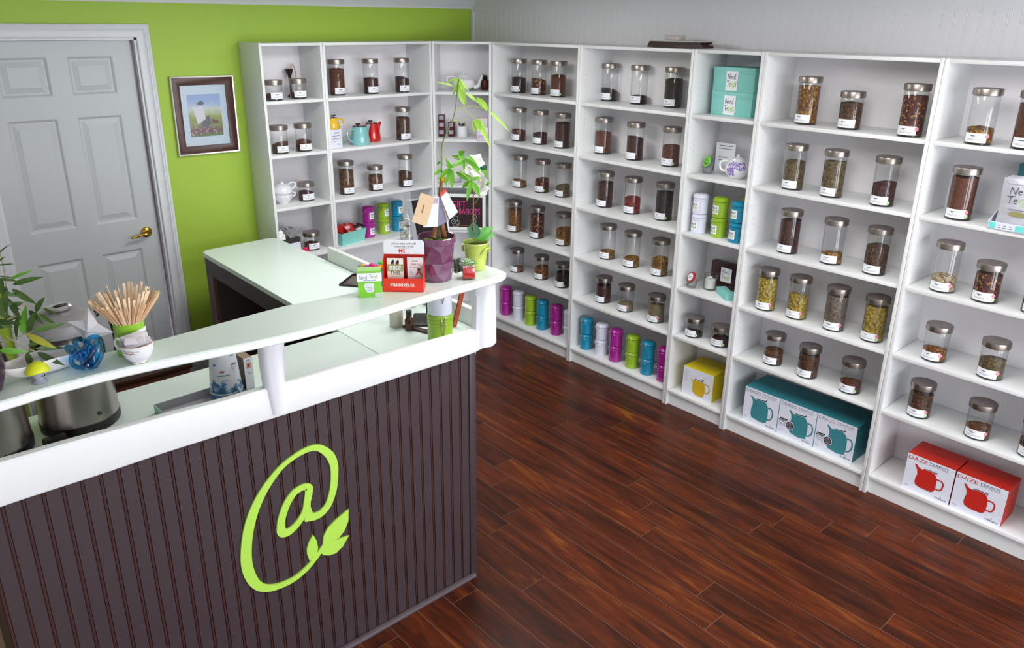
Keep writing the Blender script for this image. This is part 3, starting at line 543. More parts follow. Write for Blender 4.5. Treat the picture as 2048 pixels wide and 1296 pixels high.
def teamesh(h, fill, seed):
    """loose leaf: a cylinder with an uneven, sloping top"""
    r = random.Random(seed); bm = B(); R = .0474; seg = 26; top = .009+(h-.034-.009)*fill
    sl = r.choice([-1, 1, -.6, .6, .3])*min(.22, .35*(1-fill)+.04); az = r.uniform(-.8, .8)
    rings = [[bm.verts.new((R*cos(2*pi*i/seg), R*sin(2*pi*i/seg), .0075)) for i in range(seg)]]
    def zt(x, y, rr): return min(h-.033, top+sl*(x*sin(az)+y*cos(az))*1.0+(1-rr*rr)*.006*(1 if fill < .9 else .2)+r.uniform(-.0016, .0016))
    rings.append([bm.verts.new((R*cos(2*pi*i/seg), R*sin(2*pi*i/seg), max(.012, zt(R*cos(2*pi*i/seg), R*sin(2*pi*i/seg), 1)))) for i in range(seg)])
    for q in (.75, .45, .2): rings.append([bm.verts.new((R*q*cos(2*pi*i/seg), R*q*sin(2*pi*i/seg), max(.012, zt(R*q*cos(2*pi*i/seg), R*q*sin(2*pi*i/seg), q)))) for i in range(seg)])
    for a, b in zip(rings, rings[1:]):
        for i in range(seg): bm.faces.new((a[i], a[(i+1) % seg], b[(i+1) % seg], b[i]))
    bm.faces.new(rings[-1]); bm.faces.new(rings[0][::-1]); return bm
CASE = {'U1': 'leftmost bookcase', 'U2': 'second bookcase from left', 'U4': 'bookcase right of corner', 'U5': 'fourth bookcase from right', 'U6': 'narrow bookcase', 'U7': 'second bookcase from right', 'U8': 'rightmost bookcase'}
ORD = ['top shelf', 'second shelf', 'third shelf', 'fourth shelf', 'fifth shelf', 'bottom shelf']
for i, (u, s, x, y, size, fill, tea, st) in enumerate(JARS):
    row = [j for j in JARS if j[0] == u and j[1] == s]
    green = u in ('U1', 'U2'); row.sort(key=(lambda j: j[2]) if green else (lambda j: -j[3]))
    k = row.index(JARS[i]); n = len(row)
    posn = 'only jar' if n == 1 else {2: ['left', 'right'], 3: ['left', 'middle', 'right'], 4: ['leftmost', 'second', 'third', 'rightmost']}[n][k]
    m, nm = TEA[tea]
    lab = '%s jar of %s, %s on %s, %s' % (SZN[size], nm, posn, ORD[s], CASE[u])
    if fill < .28 and len(lab.split()) <= 14: lab = 'nearly empty '+lab
    x = min(x, .224) if not green else x; y = min(y, .505)
    if u == 'U4' and s == 0: x = min(x, .15)
    if u == 'U8' and s == 0: x = max(x, .056)
    t = thing('tea_jar', lab, 'jar', (x, y, SZ[s]), (0 if green else -pi/2)+random.Random(i).uniform(-.1, .1), 'steel-lidded glass tea jars on the shelves')
    a, b, c = jarmeshes(size)
    link('glass_body', a, t); link('glass_base', b, t); link('lid', c, t)
    tl = build('tea_leaves', teamesh(HT[size], fill, i), m, t); tl['kind'] = 'stuff'; tl['label'] = nm
    build('paper_label', labelmesh(i, st), [PAPER, INK, DINK], t, smooth=False)
    for q in {'': '', 'g': 'g', 'p': 'p', 'b': 'gp'}[st]: link('dot_sticker', DOT[q], t)
# ------------------------------------------------------------------ clamp-lid tins, stacked in pairs
TC = {'m': (mat('magenta_enamel', 'A3238E', .25, coat=.4), 'magenta'), 'w': (mat('white_enamel', 'D9DDEE', .25, coat=.4), 'white'),
      'g': (mat('lime_enamel', '93B92A', .25, coat=.4), 'lime green'), 'b': (mat('blue_enamel', '1688AC', .25, coat=.4), 'blue')}
TINM = {}
def tinmeshes(c):
    if c in TINM: return TINM[c]
    m = TC[c][0]; R = .0405
    bm = B(); lathe(bm, [(R-.002, 0), (R, .0015), (R, .076), (R+.0015, .0775), (R, .079), (R, .082), (R+.0015, .0835), (R-.001, .085)], 28)
    o = build('body', bm, m); a = o.data; bpy.data.objects.remove(o)
    bm = B(); lathe(bm, [(R+.001, .0855), (R+.002, .087), (R+.002, .0925), (R, .095), (R, .099), (R-.004, .104), (R-.013, .1075), (.0001, .1085)], 28, cap1=False)
    o = build('lid', bm, m); b = o.data; bpy.data.objects.remove(o)
    bm = B(); ang = radians(25)
    def cc(r, t, z): return (r*cos(t), r*sin(t), z)
    for t in (ang, ang+pi):
        tube(bm, [cc(R+.001, t-.14, .091), cc(R+.006, t-.10, .086), cc(R+.006, t-.08, .070), cc(R+.003, t, .064), cc(R+.006, t+.08, .070), cc(R+.006, t+.10, .086), cc(R+.001, t+.14, .091)], .0009, 5)
    o = build('clasp', bm, CHROME); d = o.data; bpy.data.objects.remove(o)
    TINM[c] = (a, b, d); return TINM[c]
bm = B(); vs = []; R = .0409
for i in range(9):
    a = -.62+1.24*i/8; vs.append((bm.verts.new((R*sin(a), -R*cos(a), .020)), bm.verts.new((R*sin(a), -R*cos(a), .066))))
for a, b in zip(vs, vs[1:]): bm.faces.new((a[0], b[0], b[1], a[1]))
cb = B(); shopname(cb, -.021, .026, .043, .036, 0, 0, 1, .045)
wrap = []
cm_ = bpy.data.meshes.new('t'); cb.to_mesh(cm_); cb.free()
vm = [bm.verts.new(((R+.0004)*sin(v.co.x/R), -(R+.0004)*cos(v.co.x/R), v.co.z)) for v in cm_.vertices]
for p in cm_.polygons:
    f = bm.faces.new([vm[i] for i in p.vertices]); f.material_index = 1+p.material_index
o = build('tin_label', bm, [PAPER, DINK, LIMEV], smooth=False); TINLAB = o.data; bpy.data.objects.remove(o)
def tinpair(c, x, y, z, rz, where, grp, labeled=False, off=(0, 0), turn=0):
    for k in range(2):
        nm = TC[c][1]
        lab = '%s %s clamp-lid tin, %s' % ('lower' if k == 0 else 'upper', nm, where)
        t = thing('tea_tin', lab, 'tin', (x+off[0]*k, y+off[1]*k, z+k*.1085), rz+turn, grp)
        a, b, d = tinmeshes(c); link('body', a, t); link('lid', b, t); link('clasp', d, t)
        if labeled: link('tin_label', TINLAB, t)
r4 = [('m', .094, -.059, 'leftmost pair'), ('w', .098, -.194, 'second pair from left'), ('g', .094, -.327, 'third pair from left'), ('b', .099, -.442, 'fourth pair from left'), ('m', .105, -.576, 'fifth pair from left'), ('w', .103, -.706, 'rightmost pair')]
for c, x, y, w in r4: tinpair(c, x, y, .1, -pi/2, w+', bottom of bookcase right of corner', 'tins on the bottom shelf nearest the corner')
r5 = [('b', .084, -.880, 'leftmost pair'), ('w', .087, -1.011, 'second pair from left'), ('m', .084, -1.134, 'third pair from left'), ('g', .087, -1.269, 'fourth pair from left'), ('b', .084, -1.392, 'fifth pair from left'), ('m', .085, -1.518, 'rightmost pair')]
for c, x, y, w in r5: tinpair(c, x, y, .1, -pi/2, w+', bottom of fourth bookcase from right', 'tins on the bottom shelf of the fourth bookcase')
tinpair('w', .076, -1.673, 1.06, -pi/2-.25, 'labelled, left in the narrow bookcase by turquoise boxes', 'labelled tins in the narrow bookcase', True)
tinpair('g', .086, -1.794, 1.06, -pi/2-.3, 'labelled, middle in the narrow bookcase by turquoise boxes', 'labelled tins in the narrow bookcase', True)
tinpair('b', .066, -1.918, 1.06, -pi/2-.3, 'labelled, right in the narrow bookcase by turquoise boxes', 'labelled tins in the narrow bookcase', True)
tinpair('g', .172, -1.905, 1.06, -pi/2, 'plain, behind the blue pair in the narrow bookcase', 'labelled tins in the narrow bookcase')
tinpair('m', -.749, .423, .738, .35, 'labelled, beside the turquoise tray on green wall', 'labelled tins beside the turquoise tray', True)
tinpair('g', -.617, .440, .738, .35, 'labelled, middle pair on shelf by turquoise tray', 'labelled tins beside the turquoise tray', True)
tinpair('b', -.498, .445, .738, .35, 'labelled, right pair on shelf by turquoise tray', 'labelled tins beside the turquoise tray', True)
# ------------------------------------------------------------------ boxes with printed fronts
YEL = mat('yellow_card', 'D2C010', .45); YELD = mat('yellow_print', 'CBA81C', .5); RED = mat('red_card', 'C22414', .42); REDP = mat('red_print', 'BE2016', .5)
BWH = mat('white_card', 'DDE0EE', .5); GREYP = mat('grey_print', '8A97A2', .6); TEALP = mat('teal_print', '37838D', .5); DKPR = mat('dark_print', '33343C', .6)
def carton(name, lab, cat, loc, rz, w, d, h, body, grp=None, front=BWH):
    t = thing(name, lab, cat, loc, rz, grp); bm = B(); fs = box(bm, 0, w, 0, d, 0, h, bev=.0008)
    for f in bm.faces:
        f.normal_update()
        if f.normal.y < -.9: f.material_index = 1
    build('carton', bm, [body, front], t, smooth=False); return t
def put(poly, w, h): return [(u*w, v*h) for u, v in poly]
def handle(bm, pts, w, h, th, mi, y): ribbon(bm, [tuple(p) for p in smoothpts([(u*w, v*h, 0) for u, v in pts], 5)] and [(p.x, p.y) for p in smoothpts([(u*w, v*h, 0) for u, v in pts], 5)], th, mi, y)
def leafmark(bm, w, h, y, mi):
    flat(bm, put([(.80, .125), (.84, .145), (.83, .12)], w, h), mi, y); text(bm, 'tealyra', .70*w, .05*h, .25*w, .055*h, mi, y)
def drago(t, w, h, infuser):
    bm = B(); dx = .09 if infuser else 0; y = -.0007
    P = [(.17, .79), (.23, .78), (.30, .715), (.36, .71), (.50, .735), (.62, .73), (.68, .66), (.715, .54), (.725, .36), (.70, .14), (.52, .10), (.27, .15), (.235, .25), (.235, .42), (.265, .55), (.25, .67)]
    flat(bm, put([(u+dx, v) for u, v in P], w, h), 0, y)
    handle(bm, [(.70+dx, .60), (.80+dx, .60), (.85+dx, .50), (.84+dx, .36), (.78+dx, .27), (.71+dx, .25)], w, h, .035*w, 0, y-.0001)
    flat(bm, put([(.35+dx, .725), (.64+dx, .755), (.66+dx, .80), (.63+dx, .80), (.61+dx, .772), (.36+dx, .75)], w, h), 1, y-.0002)
    text(bm, 'DRAGO', .04*w, .865*h, .42*w, .10*h, 2, y); text(bm, 'TEAPOT', .50*w, .90*h, .42*w, .06*h, 2, y); text(bm, 'WITH INFUSER', .50*w, .862*h, .40*w, .022*h, 2, y)
    if infuser:
        cx, cz = .34*w, .34*h
        flat(bm, [(cx+.115*w*cos(2*pi*i/18), cz+.125*h*sin(2*pi*i/18)) for i in range(18)][::-1], 3, y-.0003)
        flat(bm, [(cx+.10*w*cos(2*pi*i/18), cz+.11*h*sin(2*pi*i/18)) for i in range(18)][::-1], 1, y-.0005)
        flat(bm, [(cx+.075*w*cos(2*pi*i/18), cz+.08*h*sin(2*pi*i/18)) for i in range(18)][::-1], 4, y-.0007)
        for k in range(7): ribbon(bm, [(cx-.06*w+k*.02*w, cz-.05*h), (cx-.05*w+k*.02*w, cz+.05*h)], .003, 1, y-.0008)
        for k, (a, b, th) in enumerate([(.05, .26, .012), (.03, .23, .009), (.03, .22, .004), (.04, .22, .004), (.05, .22, .004)]): ribbon(bm, [(a*w, (.47-.045*k)*h), (b*w, (.47-.045*k)*h)], th*.6, 1 if k < 2 else 2, y)
    for k in range(2): ribbon(bm, [(.04*w, (.13-.03*k)*h), (.13*w, (.13-.03*k)*h)], .0015, 2, y)
    leafmark(bm, w, h, y, 1)
    o = build('front_print', bm, [TEALP, DKPR, GREYP, BWH, mat('print_pinkish_grey', '9B8D90', .6)], t, smooth=False)
    bm = B(); ribz = h+.0006
    def top(x, yy, z): return (x, z, ribz)
    text(bm, 'tealyra', .35*w, .10, .30*w, .014, 0, 0, fn=top); build('top_print', bm, mat('dark_teal_print', '10474B', .5), t, smooth=False)
for k, yy in enumerate((-2.100, -2.3045, -2.509)):
    w, h = .2035, .198
    t = carton('teapot_box', ['teal teapot box with plain green teapot picture, leftmost of three', 'teal teapot box with strainer picture, middle of three', 'teal teapot box with strainer picture, rightmost of three'][k], 'box', (.032+.004*k, yy, .1), -pi/2, w, .215, h, TEALD, 'teal teapot boxes on the bottom shelf')
    drago(t, w, h, k > 0)
def daze(t, w, h):
    bm = B(); y = -.0007
    P = [(.18, .765), (.23, .77), (.28, .70), (.36, .68), (.42, .70), (.52, .715), (.62, .69), (.67, .60), (.685, .48), (.685, .30), (.66, .20), (.60, .155), (.36, .16), (.27, .20), (.245, .28), (.25, .40), (.27, .50), (.25, .62)]
    flat(bm, put(P, w, h), 0, y); handle(bm, [(.67, .56), (.77, .56), (.82, .50), (.81, .36), (.77, .30), (.67, .29)], w, h, .032*w, 0, y-.0001)
    handle(bm, [(.37, .70), (.5, .735), (.66, .705)], w, h, .018*w, 1, y-.0002); flat(bm, put([(.58, .71), (.66, .75), (.655, .70)], w, h), 1, y-.0003)
    text(bm, 'DAZE', .03*w, .86*h, .40*w, .095*h, 0, y); text(bm, 'TEAPOT', .46*w, .895*h, .42*w, .06*h, 1, y); text(bm, 'WITH INFUSER', .46*w, .86*h, .40*w, .022*h, 1, y)
    for k in range(2): ribbon(bm, [(.04*w, (.12-.03*k)*h), (.14*w, (.12-.03*k)*h)], .0015, 2, y)
    leafmark(bm, w, h, y, 1); build('front_print', bm, [REDP, DKPR, GREYP], t, smooth=False)
    bm = B(); text(bm, 'tealyra', .35*w, .08, .30*w, .014, 0, 0, fn=lambda x, yy, z: (x, z, h+.0006)); build('top_print', bm, mat('dark_red_print', '7A1410', .5), t, smooth=False)
for k, yy in enumerate((-2.958, -3.168)):
    w, h = .205, .18
    t = carton('teapot_box', ['red teapot box, left of the red pair', 'red teapot box, right of the red pair'][k], 'box', (.03, yy, .1), -pi/2-(.0, .01)[k], w, .16, h, RED, 'red teapot boxes on the bottom shelf'); daze(t, w, h)
w, h = .20, .17
t = carton('teapot_box', 'yellow teapot box alone on the bottom shelf of the narrow bookcase', 'box', (.04, -1.690, .1), -pi/2+.03, w, .19, h, YEL)
bm = B(); y = -.0007
flat(bm, put([(.27, .66), (.33, .60), (.42, .63), (.70, .62), (.755, .50), (.76, .30), (.72, .10), (.66, .06), (.46, .09), (.36, .16), (.345, .30), (.35, .50), (.24, .69)], w, h), 0, y)
handle(bm, [(.72, .60), (.85, .58), (.90, .46), (.87, .33), (.78, .28)], w, h, .035*w, 0, y-.0001)
handle(bm, [(.40, .665), (.5, .665), (.62, .655), (.69, .635)], w, h, .02*w, 1, y-.0002); flat(bm, put([(.58, .72), (.70, .74), (.68, .66), (.655, .70)], w, h), 1, y-.0003)
for k in range(11): ribbon(bm, [(.05*w, (.93-.045*k)*h), ((.16+.05*((k*7) % 3)/2)*w, (.93-.045*k)*h)], .0018, 2, y)
build('front_print', bm, [YELD, DKPR, mat('pale_print', 'B9B9C4', .6)], t, smooth=False)
# turquoise shop-name boxes
def nerdbox(lab, loc, rz, w, d, h, grp, cut=.0):
    t = thing('gift_box', lab, 'box', loc, rz, grp); bm = B(); box(bm, 0, w, 0, d, 0, h-.003, bev=.001); build('box_base', bm, TEAL, t)
    bm = B(); box(bm, -.0015, w+.0015, -.0015, d+.0015, h-.032, h, bev=.001)
    build('box_lid', bm, TEAL, t)
    bm = B(); s = .080; x0 = w/2-s/2-.003; z0 = .006; y = -.0022
    flat(bm, [(x0, z0), (x0+s*.85, z0), (x0+s*.85, z0+s*1.2), (x0, z0+s*1.2)], 0, y); shopname(bm, x0+.003, z0+.012, s*.76, s*.95, y-.0004, 1, 2, .05)
    build('shop_sticker', bm, [PAPER, mat('purple_grey_ink', '6D6880', .7), LIMEV], t, smooth=False)
    return t
nerdbox('turquoise lidded gift box, lower of the stacked pair', (.098, -1.664, 1.695), -pi/2, .238, .15, .120, 'stacked turquoise gift boxes')
nerdbox('turquoise lidded gift box, upper of the stacked pair', (.098, -1.664, 1.8155), -pi/2, .238, .15, .120, 'stacked turquoise gift boxes')
# ------------------------------------------------------------------ narrow bookcase: small things
PORC = mat('white_porcelain', 'E6E7EC', .12, coat=.6); WIST = mat('purple_flower_print', '8E76BC', .3)
def blobs(bm, R, z0, z1, a0, a1, n, s0, s1, seed, prof, mi=0):
    """small flower dabs lying on a body of revolution; prof(z) is its radius"""
    r = random.Random(seed)
    for i in range(n):
        a = a0+(a1-a0)*r.random(); z = z0+(z1-z0)*r.random(); s = r.uniform(s0, s1); m = 5; rr = prof(z)+.0007
        c = [bm.verts.new(((prof(z+s*sin(2*pi*k/m))+.0008)*cos(a+s*cos(2*pi*k/m)/rr), (prof(z+s*sin(2*pi*k/m))+.0008)*sin(a+s*cos(2*pi*k/m)/rr), z+s*sin(2*pi*k/m))) for k in range(m)]
        f = bm.faces.new(c); f.material_index = mi
def interp(prof):
    def g(z):
        for (r0, z0), (r1, z1) in zip(prof, prof[1:]):
            if min(z0, z1) <= z <= max(z0, z1) and abs(z1-z0) > 1e-9: return r0+(r1-r0)*(z-z0)/(z1-z0)
        return prof[0][0]
    return g
def teapot(lab, loc, rz, prof, mtl, spout, hand, lidm, lidprof, cat='teapot', srad=(.013, .007), hrad=.006, grp=None, body='body', knob=None, spots=None, seg=32):
    """handle toward -x, spout toward +x in the local frame"""
    t = thing('teapot', lab, cat, loc, rz, grp)
    bm = B(); lathe(bm, prof, seg, cap1=True); build(body, bm, mtl, t)
    pts = smoothpts(spout, 5); n = len(pts); bm = B(); tube(bm, pts, [srad[0]+(srad[1]-srad[0])*i/(n-1) for i in range(n)], 12); build('spout', bm, mtl, t)
    bm = B(); tube(bm, smoothpts(hand, 6), hrad, 8); build('handle', bm, mtl, t)
    bm = B(); lathe(bm, lidprof, 24, cap1=False); build('lid', bm, lidm, t)
    if knob: bm = B(); knob(bm); build('lid_knob', bm, lidm, t)
    if spots: bm = B(); spots(bm); build('flower_print', bm, WIST, t, smooth=False)
    return t
pf = [(.034, 0), (.040, .004), (.056, .025), (.062, .045), (.060, .062), (.050, .082), (.036, .094), (.030, .097)]
def wsp(bm): g = interp(pf); blobs(bm, 0, .045, .088, 3.9, 5.7, 80, .003, .0055, 3, g); blobs(bm, 0, .020, .05, 3.9, 4.6, 34, .003, .005, 4, g)
teapot('white porcelain teapot with purple hanging flowers, in the narrow bookcase', (.125, -1.842, 1.38), -1.15, pf, PORC, [(.05, 0, .035), (.075, 0, .055), (.088, 0, .085)], [(-.055, 0, .03), (-.085, 0, .045), (-.085, 0, .08), (-.048, 0, .088)], PORC, [(.034, .095), (.030, .103), (.012, .109), (.007, .112), (.009, .118), (.006, .123), (.0001, .124)], spots=lambda bm: wsp(bm))
t = thing('price_card', 'small white price card standing behind the purple-flowered teapot', 'card', (.20, -1.655, 1.38), -pi/2+.05)
bm = B(); box(bm, 0, .115, 0, .003, 0, .16); build('card', bm, PAPER, t, smooth=False)
bm = B()
for k, (a, b) in enumerate([(.02, .10), (.015, .105), (.02, .07), (.02, .06)]): ribbon(bm, [(a, .145-.016*k-(.03 if k > 1 else 0)), (b, .145-.016*k-(.03 if k > 1 else 0))], .004, 0, -.0006)
build('card_text', bm, INK, t, smooth=False)
# round tin with a lime face lid leaning in a clear cup
def cupglass(bm, r0, r1, h, seg=24): lathe(bm, [(r0, .002), (r1, h), (r1-.002, h), (r0-.002, .006)], seg, cap0=True, cap1=True)
t = thing('candle_cup', 'clear cup with a tilted lime green round tin, in the narrow bookcase', 'candle', (.115, -1.672, 1.38), -pi/2-.4)
bm = B(); cupglass(bm, .026, .034, .045); build('glass_cup', bm, GLASS, t)
def tilt(bm, ang, dz, dy=0): bmesh.ops.rotate(bm, verts=bm.verts, cent=(0, 0, 0), matrix=Matrix.Rotation(ang, 3, 'X')); bmesh.ops.translate(bm, verts=bm.verts, vec=(0, dy, dz))
bm = B(); lathe(bm, [(.033, 0), (.0345, .002), (.0345, .010), (.032, .012), (.0001, .012)], 24, mi=[0, 0, 0, 1]); tilt(bm, radians(68), .062)
build('tin', bm, [mat('steel_rim', '777C90', .3, metal=.7), mat('lime_disc', '79D02B', .35)], t)
bm = B()
ribbon(bm, [(-.018+.036*i/8, -.004-.010*sin(pi*i/8)) for i in range(9)], .005, 0, 0)
for s in (-1, 1): flat(bm, [(s*.008+.0025*cos(2*pi*i/8), .006+.0035*sin(2*pi*i/8)) for i in range(8)], 0, 0)
bmesh.ops.rotate(bm, verts=bm.verts, cent=(0, 0, 0), matrix=Matrix.Rotation(-radians(22), 3, 'X')); bmesh.ops.translate(bm, verts=bm.verts, vec=(0, -.0122, .0668)); build('face_print', bm, DKPR, t, smooth=False)
# fourth shelf
t = thing('candle_cup', 'clear cup with a tilted red and white round tin, in the narrow bookcase', 'candle', (.065, -1.670, .738), -pi/2-.4)
bm = B(); cupglass(bm, .026, .036, .05); build('glass_cup', bm, GLASS, t)
bm = B(); lathe(bm, [(.031, 0), (.0325, .002), (.0325, .010), (.030, .012), (.022, .0125), (.0215, .0126), (.0001, .0126)], 24, mi=[0, 0, 0, 0, 1, 1]); tilt(bm, radians(66), .060)
build('tin', bm, [mat('red_rim', 'A92A2E', .35), PAPER], t)
bm = B(); ribbon(bm, [(-.012, .004), (.012, .004)], .004, 0, 0); ribbon(bm, [(-.012, -.006), (.012, -.006)], .004, 0, 0); bmesh.ops.rotate(bm, verts=bm.verts, cent=(0, 0, 0), matrix=Matrix.Rotation(-radians(24), 3, 'X')); bmesh.ops.translate(bm, verts=bm.verts, vec=(0, -.0123, .0655)); build('disc_text', bm, TEALP, t, smooth=False)
t = thing('candle_cup', 'open clear glass cup of white wax melts, in the narrow bookcase', 'candle', (.12, -1.755, .738), 0)
bm = B(); lathe(bm, [(.034, .002), (.036, .02), (.036, .088), (.034, .088), (.034, .02), (.030, .008)], 28, cap1=True); build('glass_cup', bm, GLASS, t)
bm = B(); lathe(bm, [(.0363, .0875), (.0368, .0885), (.0363, .0895), (.0352, .0885), (.0363, .0875)], 28, cap0=False, cap1=False); build('dark_rim', bm, mat('dark_grey_rim', '5B5558', .3), t)
bm = B(); r = random.Random(4)
for i in range(9):
    a = i*.7; q = .016*(i % 3)/2; bmv = len(bm.verts); fs = box(bm, -.009, .009, -.003, .003, -.003, .003)
    vs = list({v for f in fs for v in f.verts}); bmesh.ops.rotate(bm, verts=vs, cent=(0, 0, 0), matrix=Euler((r.uniform(-.5, .5), r.uniform(-.5, .5), a)).to_matrix()); bmesh.ops.translate(bm, verts=vs, vec=(q*cos(a*2), q*sin(a*2), .062+.004*(i % 4)))
lathe(bm, [(.030, .010), (.030, .06), (.02, .064), (.0001, .064)], 20)
build('wax_melts', bm, mat('white_wax', 'E8E9E4', .5), t)
t = thing('gift_box', 'dark brown box with the shop sticker, standing in the narrow bookcase', 'box', (.192, -1.706, .738), -pi/2-.02)
bm = B(); box(bm, 0, .162, 0, .045, 0, .147, bev=.0015); build('box_body', bm, mat('dark_brown_card', '33171A', .35), t)
bm = B(); y = -.0006; flat(bm, [(.066, .04), (.135, .04), (.135, .122), (.066, .122)], 0, y); shopname(bm, .070, .05, .058, .066, y-.0003, 1, 2, .05); build('shop_sticker', bm, [PAPER, INK, LIMEV], t, smooth=False)
t = thing('gift_box', 'flat turquoise box lying in front of the dark brown box', 'box', (.022, -1.922, .738), radians(54))
bm = B(); box(bm, 0, .14, -.052, 0, 0, .036, bev=.001); build('box_body', bm, TEAL, t)
# ------------------------------------------------------------------ rightmost bookcase: bag in tray
t = thing('tea_tray', 'low turquoise and white display tray under the silver tea bags', 'tray', (-.0, -3.075, 1.38), -pi/2-.03)
bm = B(); box(bm, 0, .16, 0, .004, 0, .03); box(bm, 0, .16, .15, .154, 0, .09); box(bm, 0, .16, 0, .154, 0, .003)
for xx in (0, .157): prism(bm, [(0, 0), (.154, 0), (.154, .09), (0, .03)], xx, xx+.003, fn=lambda u, v, h: (h, u, v))
build('tray_body', bm, BWH, t, smooth=False)
bm = B(); flat(bm, [(.006, .004), (.03, .004), (.03, .027), (.006, .027)], 0, -.0006); flat(bm, [(.10, .004), (.155, .004), (.155, .027), (.10, .027)], 0, -.0006)
for k in range(3): ribbon(bm, [(.038+.02*k, .019), (.048+.02*k, .019)], .003, 1, -.0006); ribbon(bm, [(.036+.02*k, .010), (.050+.02*k, .010)], .003, 1, -.0006)
build('tray_print', bm, [mat('aqua_print', '6BDAD0', .5), INK], t, smooth=False)
FOIL = mat('silver_pouch', 'C3C4D0', .32, metal=.35, noise=.12, nscale=30, bump=.4)
for k in range(3):
    t = thing('tea_bag', ['front silver tea pouch with handwritten shop name, in turquoise tray', 'middle silver tea pouch, behind the front one in turquoise tray', 'rear silver tea pouch, backmost in turquoise tray'][k], 'bag', (.024+.038*k, -3.082, 1.3835), -pi/2-.03, 'silver tea pouches in the tray')
    bm = B(); g = [[None]*9 for _ in range(11)]
    for s in (-1, 1):
        for i in range(11):
            for j in range(9):
                u = j/8; v = i/10; th = .016*math.sin(pi*u)**.7*(1-v)**.8+.0012
                if s == 1 and (i in (0, 10) or j in (0, 8)) and False: pass
                g[i][j] = bm.verts.new((.008+.144*u+.004*sin(v*5), .004+v*.022+s*th, .002+v*.195))
        for i in range(10):
            for j in range(8): bm.faces.new((g[i][j], g[i][j+1], g[i+1][j+1], g[i+1][j]))
    bmesh.ops.recalc_face_normals(bm, faces=bm.faces)
    build('pouch', bm, FOIL, t)
    if k == 0:
        bm = B()
        def slant(bm):
            for v in bm.verts: v.co.y = v.co.z/.195*.022-.0145*(1-v.co.z/.195)**.8-.0025
        shopname(bm, .028, .095, .105, .075, 0, 0, 1, .022)
        ribbon(bm, [(.05, .080), (.12, .080)], .003, 2, 0); ribbon(bm, [(.02, .176), (.14, .176)], .0012, 2, 0)
        flat(bm, [(.085+.032*cos(2*pi*i/20), .064+.010*sin(2*pi*i/20)) for i in range(20)], 3, 0)
        slant(bm); build('pouch_print', bm, [DKPR, mat('pale_lime_print', 'B7E38C', .5), INK, mat('olive_window', '8A8550', .6)], t, smooth=False)
t = thing('gift_box', 'turquoise box standing behind the silver tea pouches', 'box', (.205, -3.085, 1.38), -pi/2); bm = B(); box(bm, 0, .15, 0, .05, 0, .235, bev=.001); build('box_body', bm, TEALD, t)
# ------------------------------------------------------------------ green-wall bookcases: pots, tray, foil basket
pf2 = [(.034, 0), (.038, .003), (.050, .018), (.0515, .030), (.049, .034)]
t = thing('tea_for_one', 'white teapot stacked on its cup on the leftmost third shelf', 'teapot', (-1.353, .425, 1.06), .1); t.scale = (1.22, 1.22, 1.05)
bm = B(); lathe(bm, [(.026, 0), (.028, .004), (.046, .03), (.0515, .055), (.0515, .058), (.047, .056)], 28); build('cup', bm, PORC, t)
bm = B(); lathe(bm, [(.047, .059), (.052, .070), (.046, .096), (.030, .112), (.022, .115), (.010, .118), (.007, .122), (.009, .129), (.0001, .131)], 28, cap1=False); build('pot', bm, PORC, t)
bm = B(); tube(bm, smoothpts([(-.045, 0, .075), (-.070, 0, .09), (-.082, 0, .115)], 5), [.012, .011, .010, .010, .009, .009, .008, .008, .007, .007, .006], 10); build('spout', bm, PORC, t)
bm = B(); tube(bm, smoothpts([(.045, 0, .075), (.072, 0, .085), (.078, 0, .108), (.055, 0, .115), (.036, 0, .105)], 5), .0055, 8); build('handle', bm, PORC, t)
bm = B(); tube(bm, smoothpts([(.045, 0, .028), (.068, 0, .035), (.070, 0, .052), (.048, 0, .052)], 5), .005, 8); build('cup_handle', bm, PORC, t)
# wood stand + plant sprig on the top-left shelf
t = thing('wooden_stand', 'dark brown goblet-shaped wooden stand behind a jar on leftmost top shelf', 'stand', (-1.20, .508, 1.695))
bm = B(); lathe(bm, [(.022, 0), (.020, .008), (.007, .02), (.006, .10), (.010, .125), (.020, .150), (.026, .166), (.024, .166), (.008, .14)], 20); build('goblet', bm, ESPR, t)
bm = B(); tube(bm, smoothpts([(.035, .0, .001), (.042, 0, .10), (.040, 0, .16), (.028, 0, .19), (.016, 0, .185), (.012, 0, .16)], 6), .0045, 8); build('pale_wood_loop', bm, mat('pale_wood', 'B9A08A', .5), t)
t = thing('small_plant', 'small dark green sprig behind the first jar on leftmost top shelf', 'plant', (-1.425, .50, 1.695))
bm = B(); lathe(bm, [(.016, 0), (.020, .05), (.018, .05)], 16); build('pot', bm, BLACK, t)
def simpleleaf(bm, a, b, w, up=(0, 0, 1), fold=.25, droop=.0, mi=0, n=6):
    A = Vector(a); Bv = Vector(b); d = Bv-A; L = d.length; d.normalize(); s = d.cross(Vector(up))
    if s.length < 1e-3: s = d.orthogonal()
    s.normalize(); nn = s.cross(d)
    rows = []
    for i in range(n+1):
        t_ = i/n; wv = w/2*(sin(pi*min(1, t_**.75*.97+.03))**.8 if 0 < i < n else .04); c = A+d*(L*t_)+Vector((0, 0, -1))*droop*L*(t_*t_)+nn*(.06*L*sin(pi*t_))
        rows.append((bm.verts.new(c-s*wv+nn*wv*fold), bm.verts.new(c), bm.verts.new(c+s*wv+nn*wv*fold)))
    for p, q in zip(rows, rows[1:]):
        for k in (0, 1): f = bm.faces.new((p[k], p[k+1], q[k+1], q[k])); f.material_index = mi
DGREEN = mat('dark_green_leaf', '2E4A22', .4, noise=.2, nscale=30)
for k in range(5): bm = B(); a = k*1.25; simpleleaf(bm, (0, 0, .05), (.022*cos(a), .022*sin(a), .10+.01*(k % 3)), .012); build('leaf', bm, DGREEN, t)
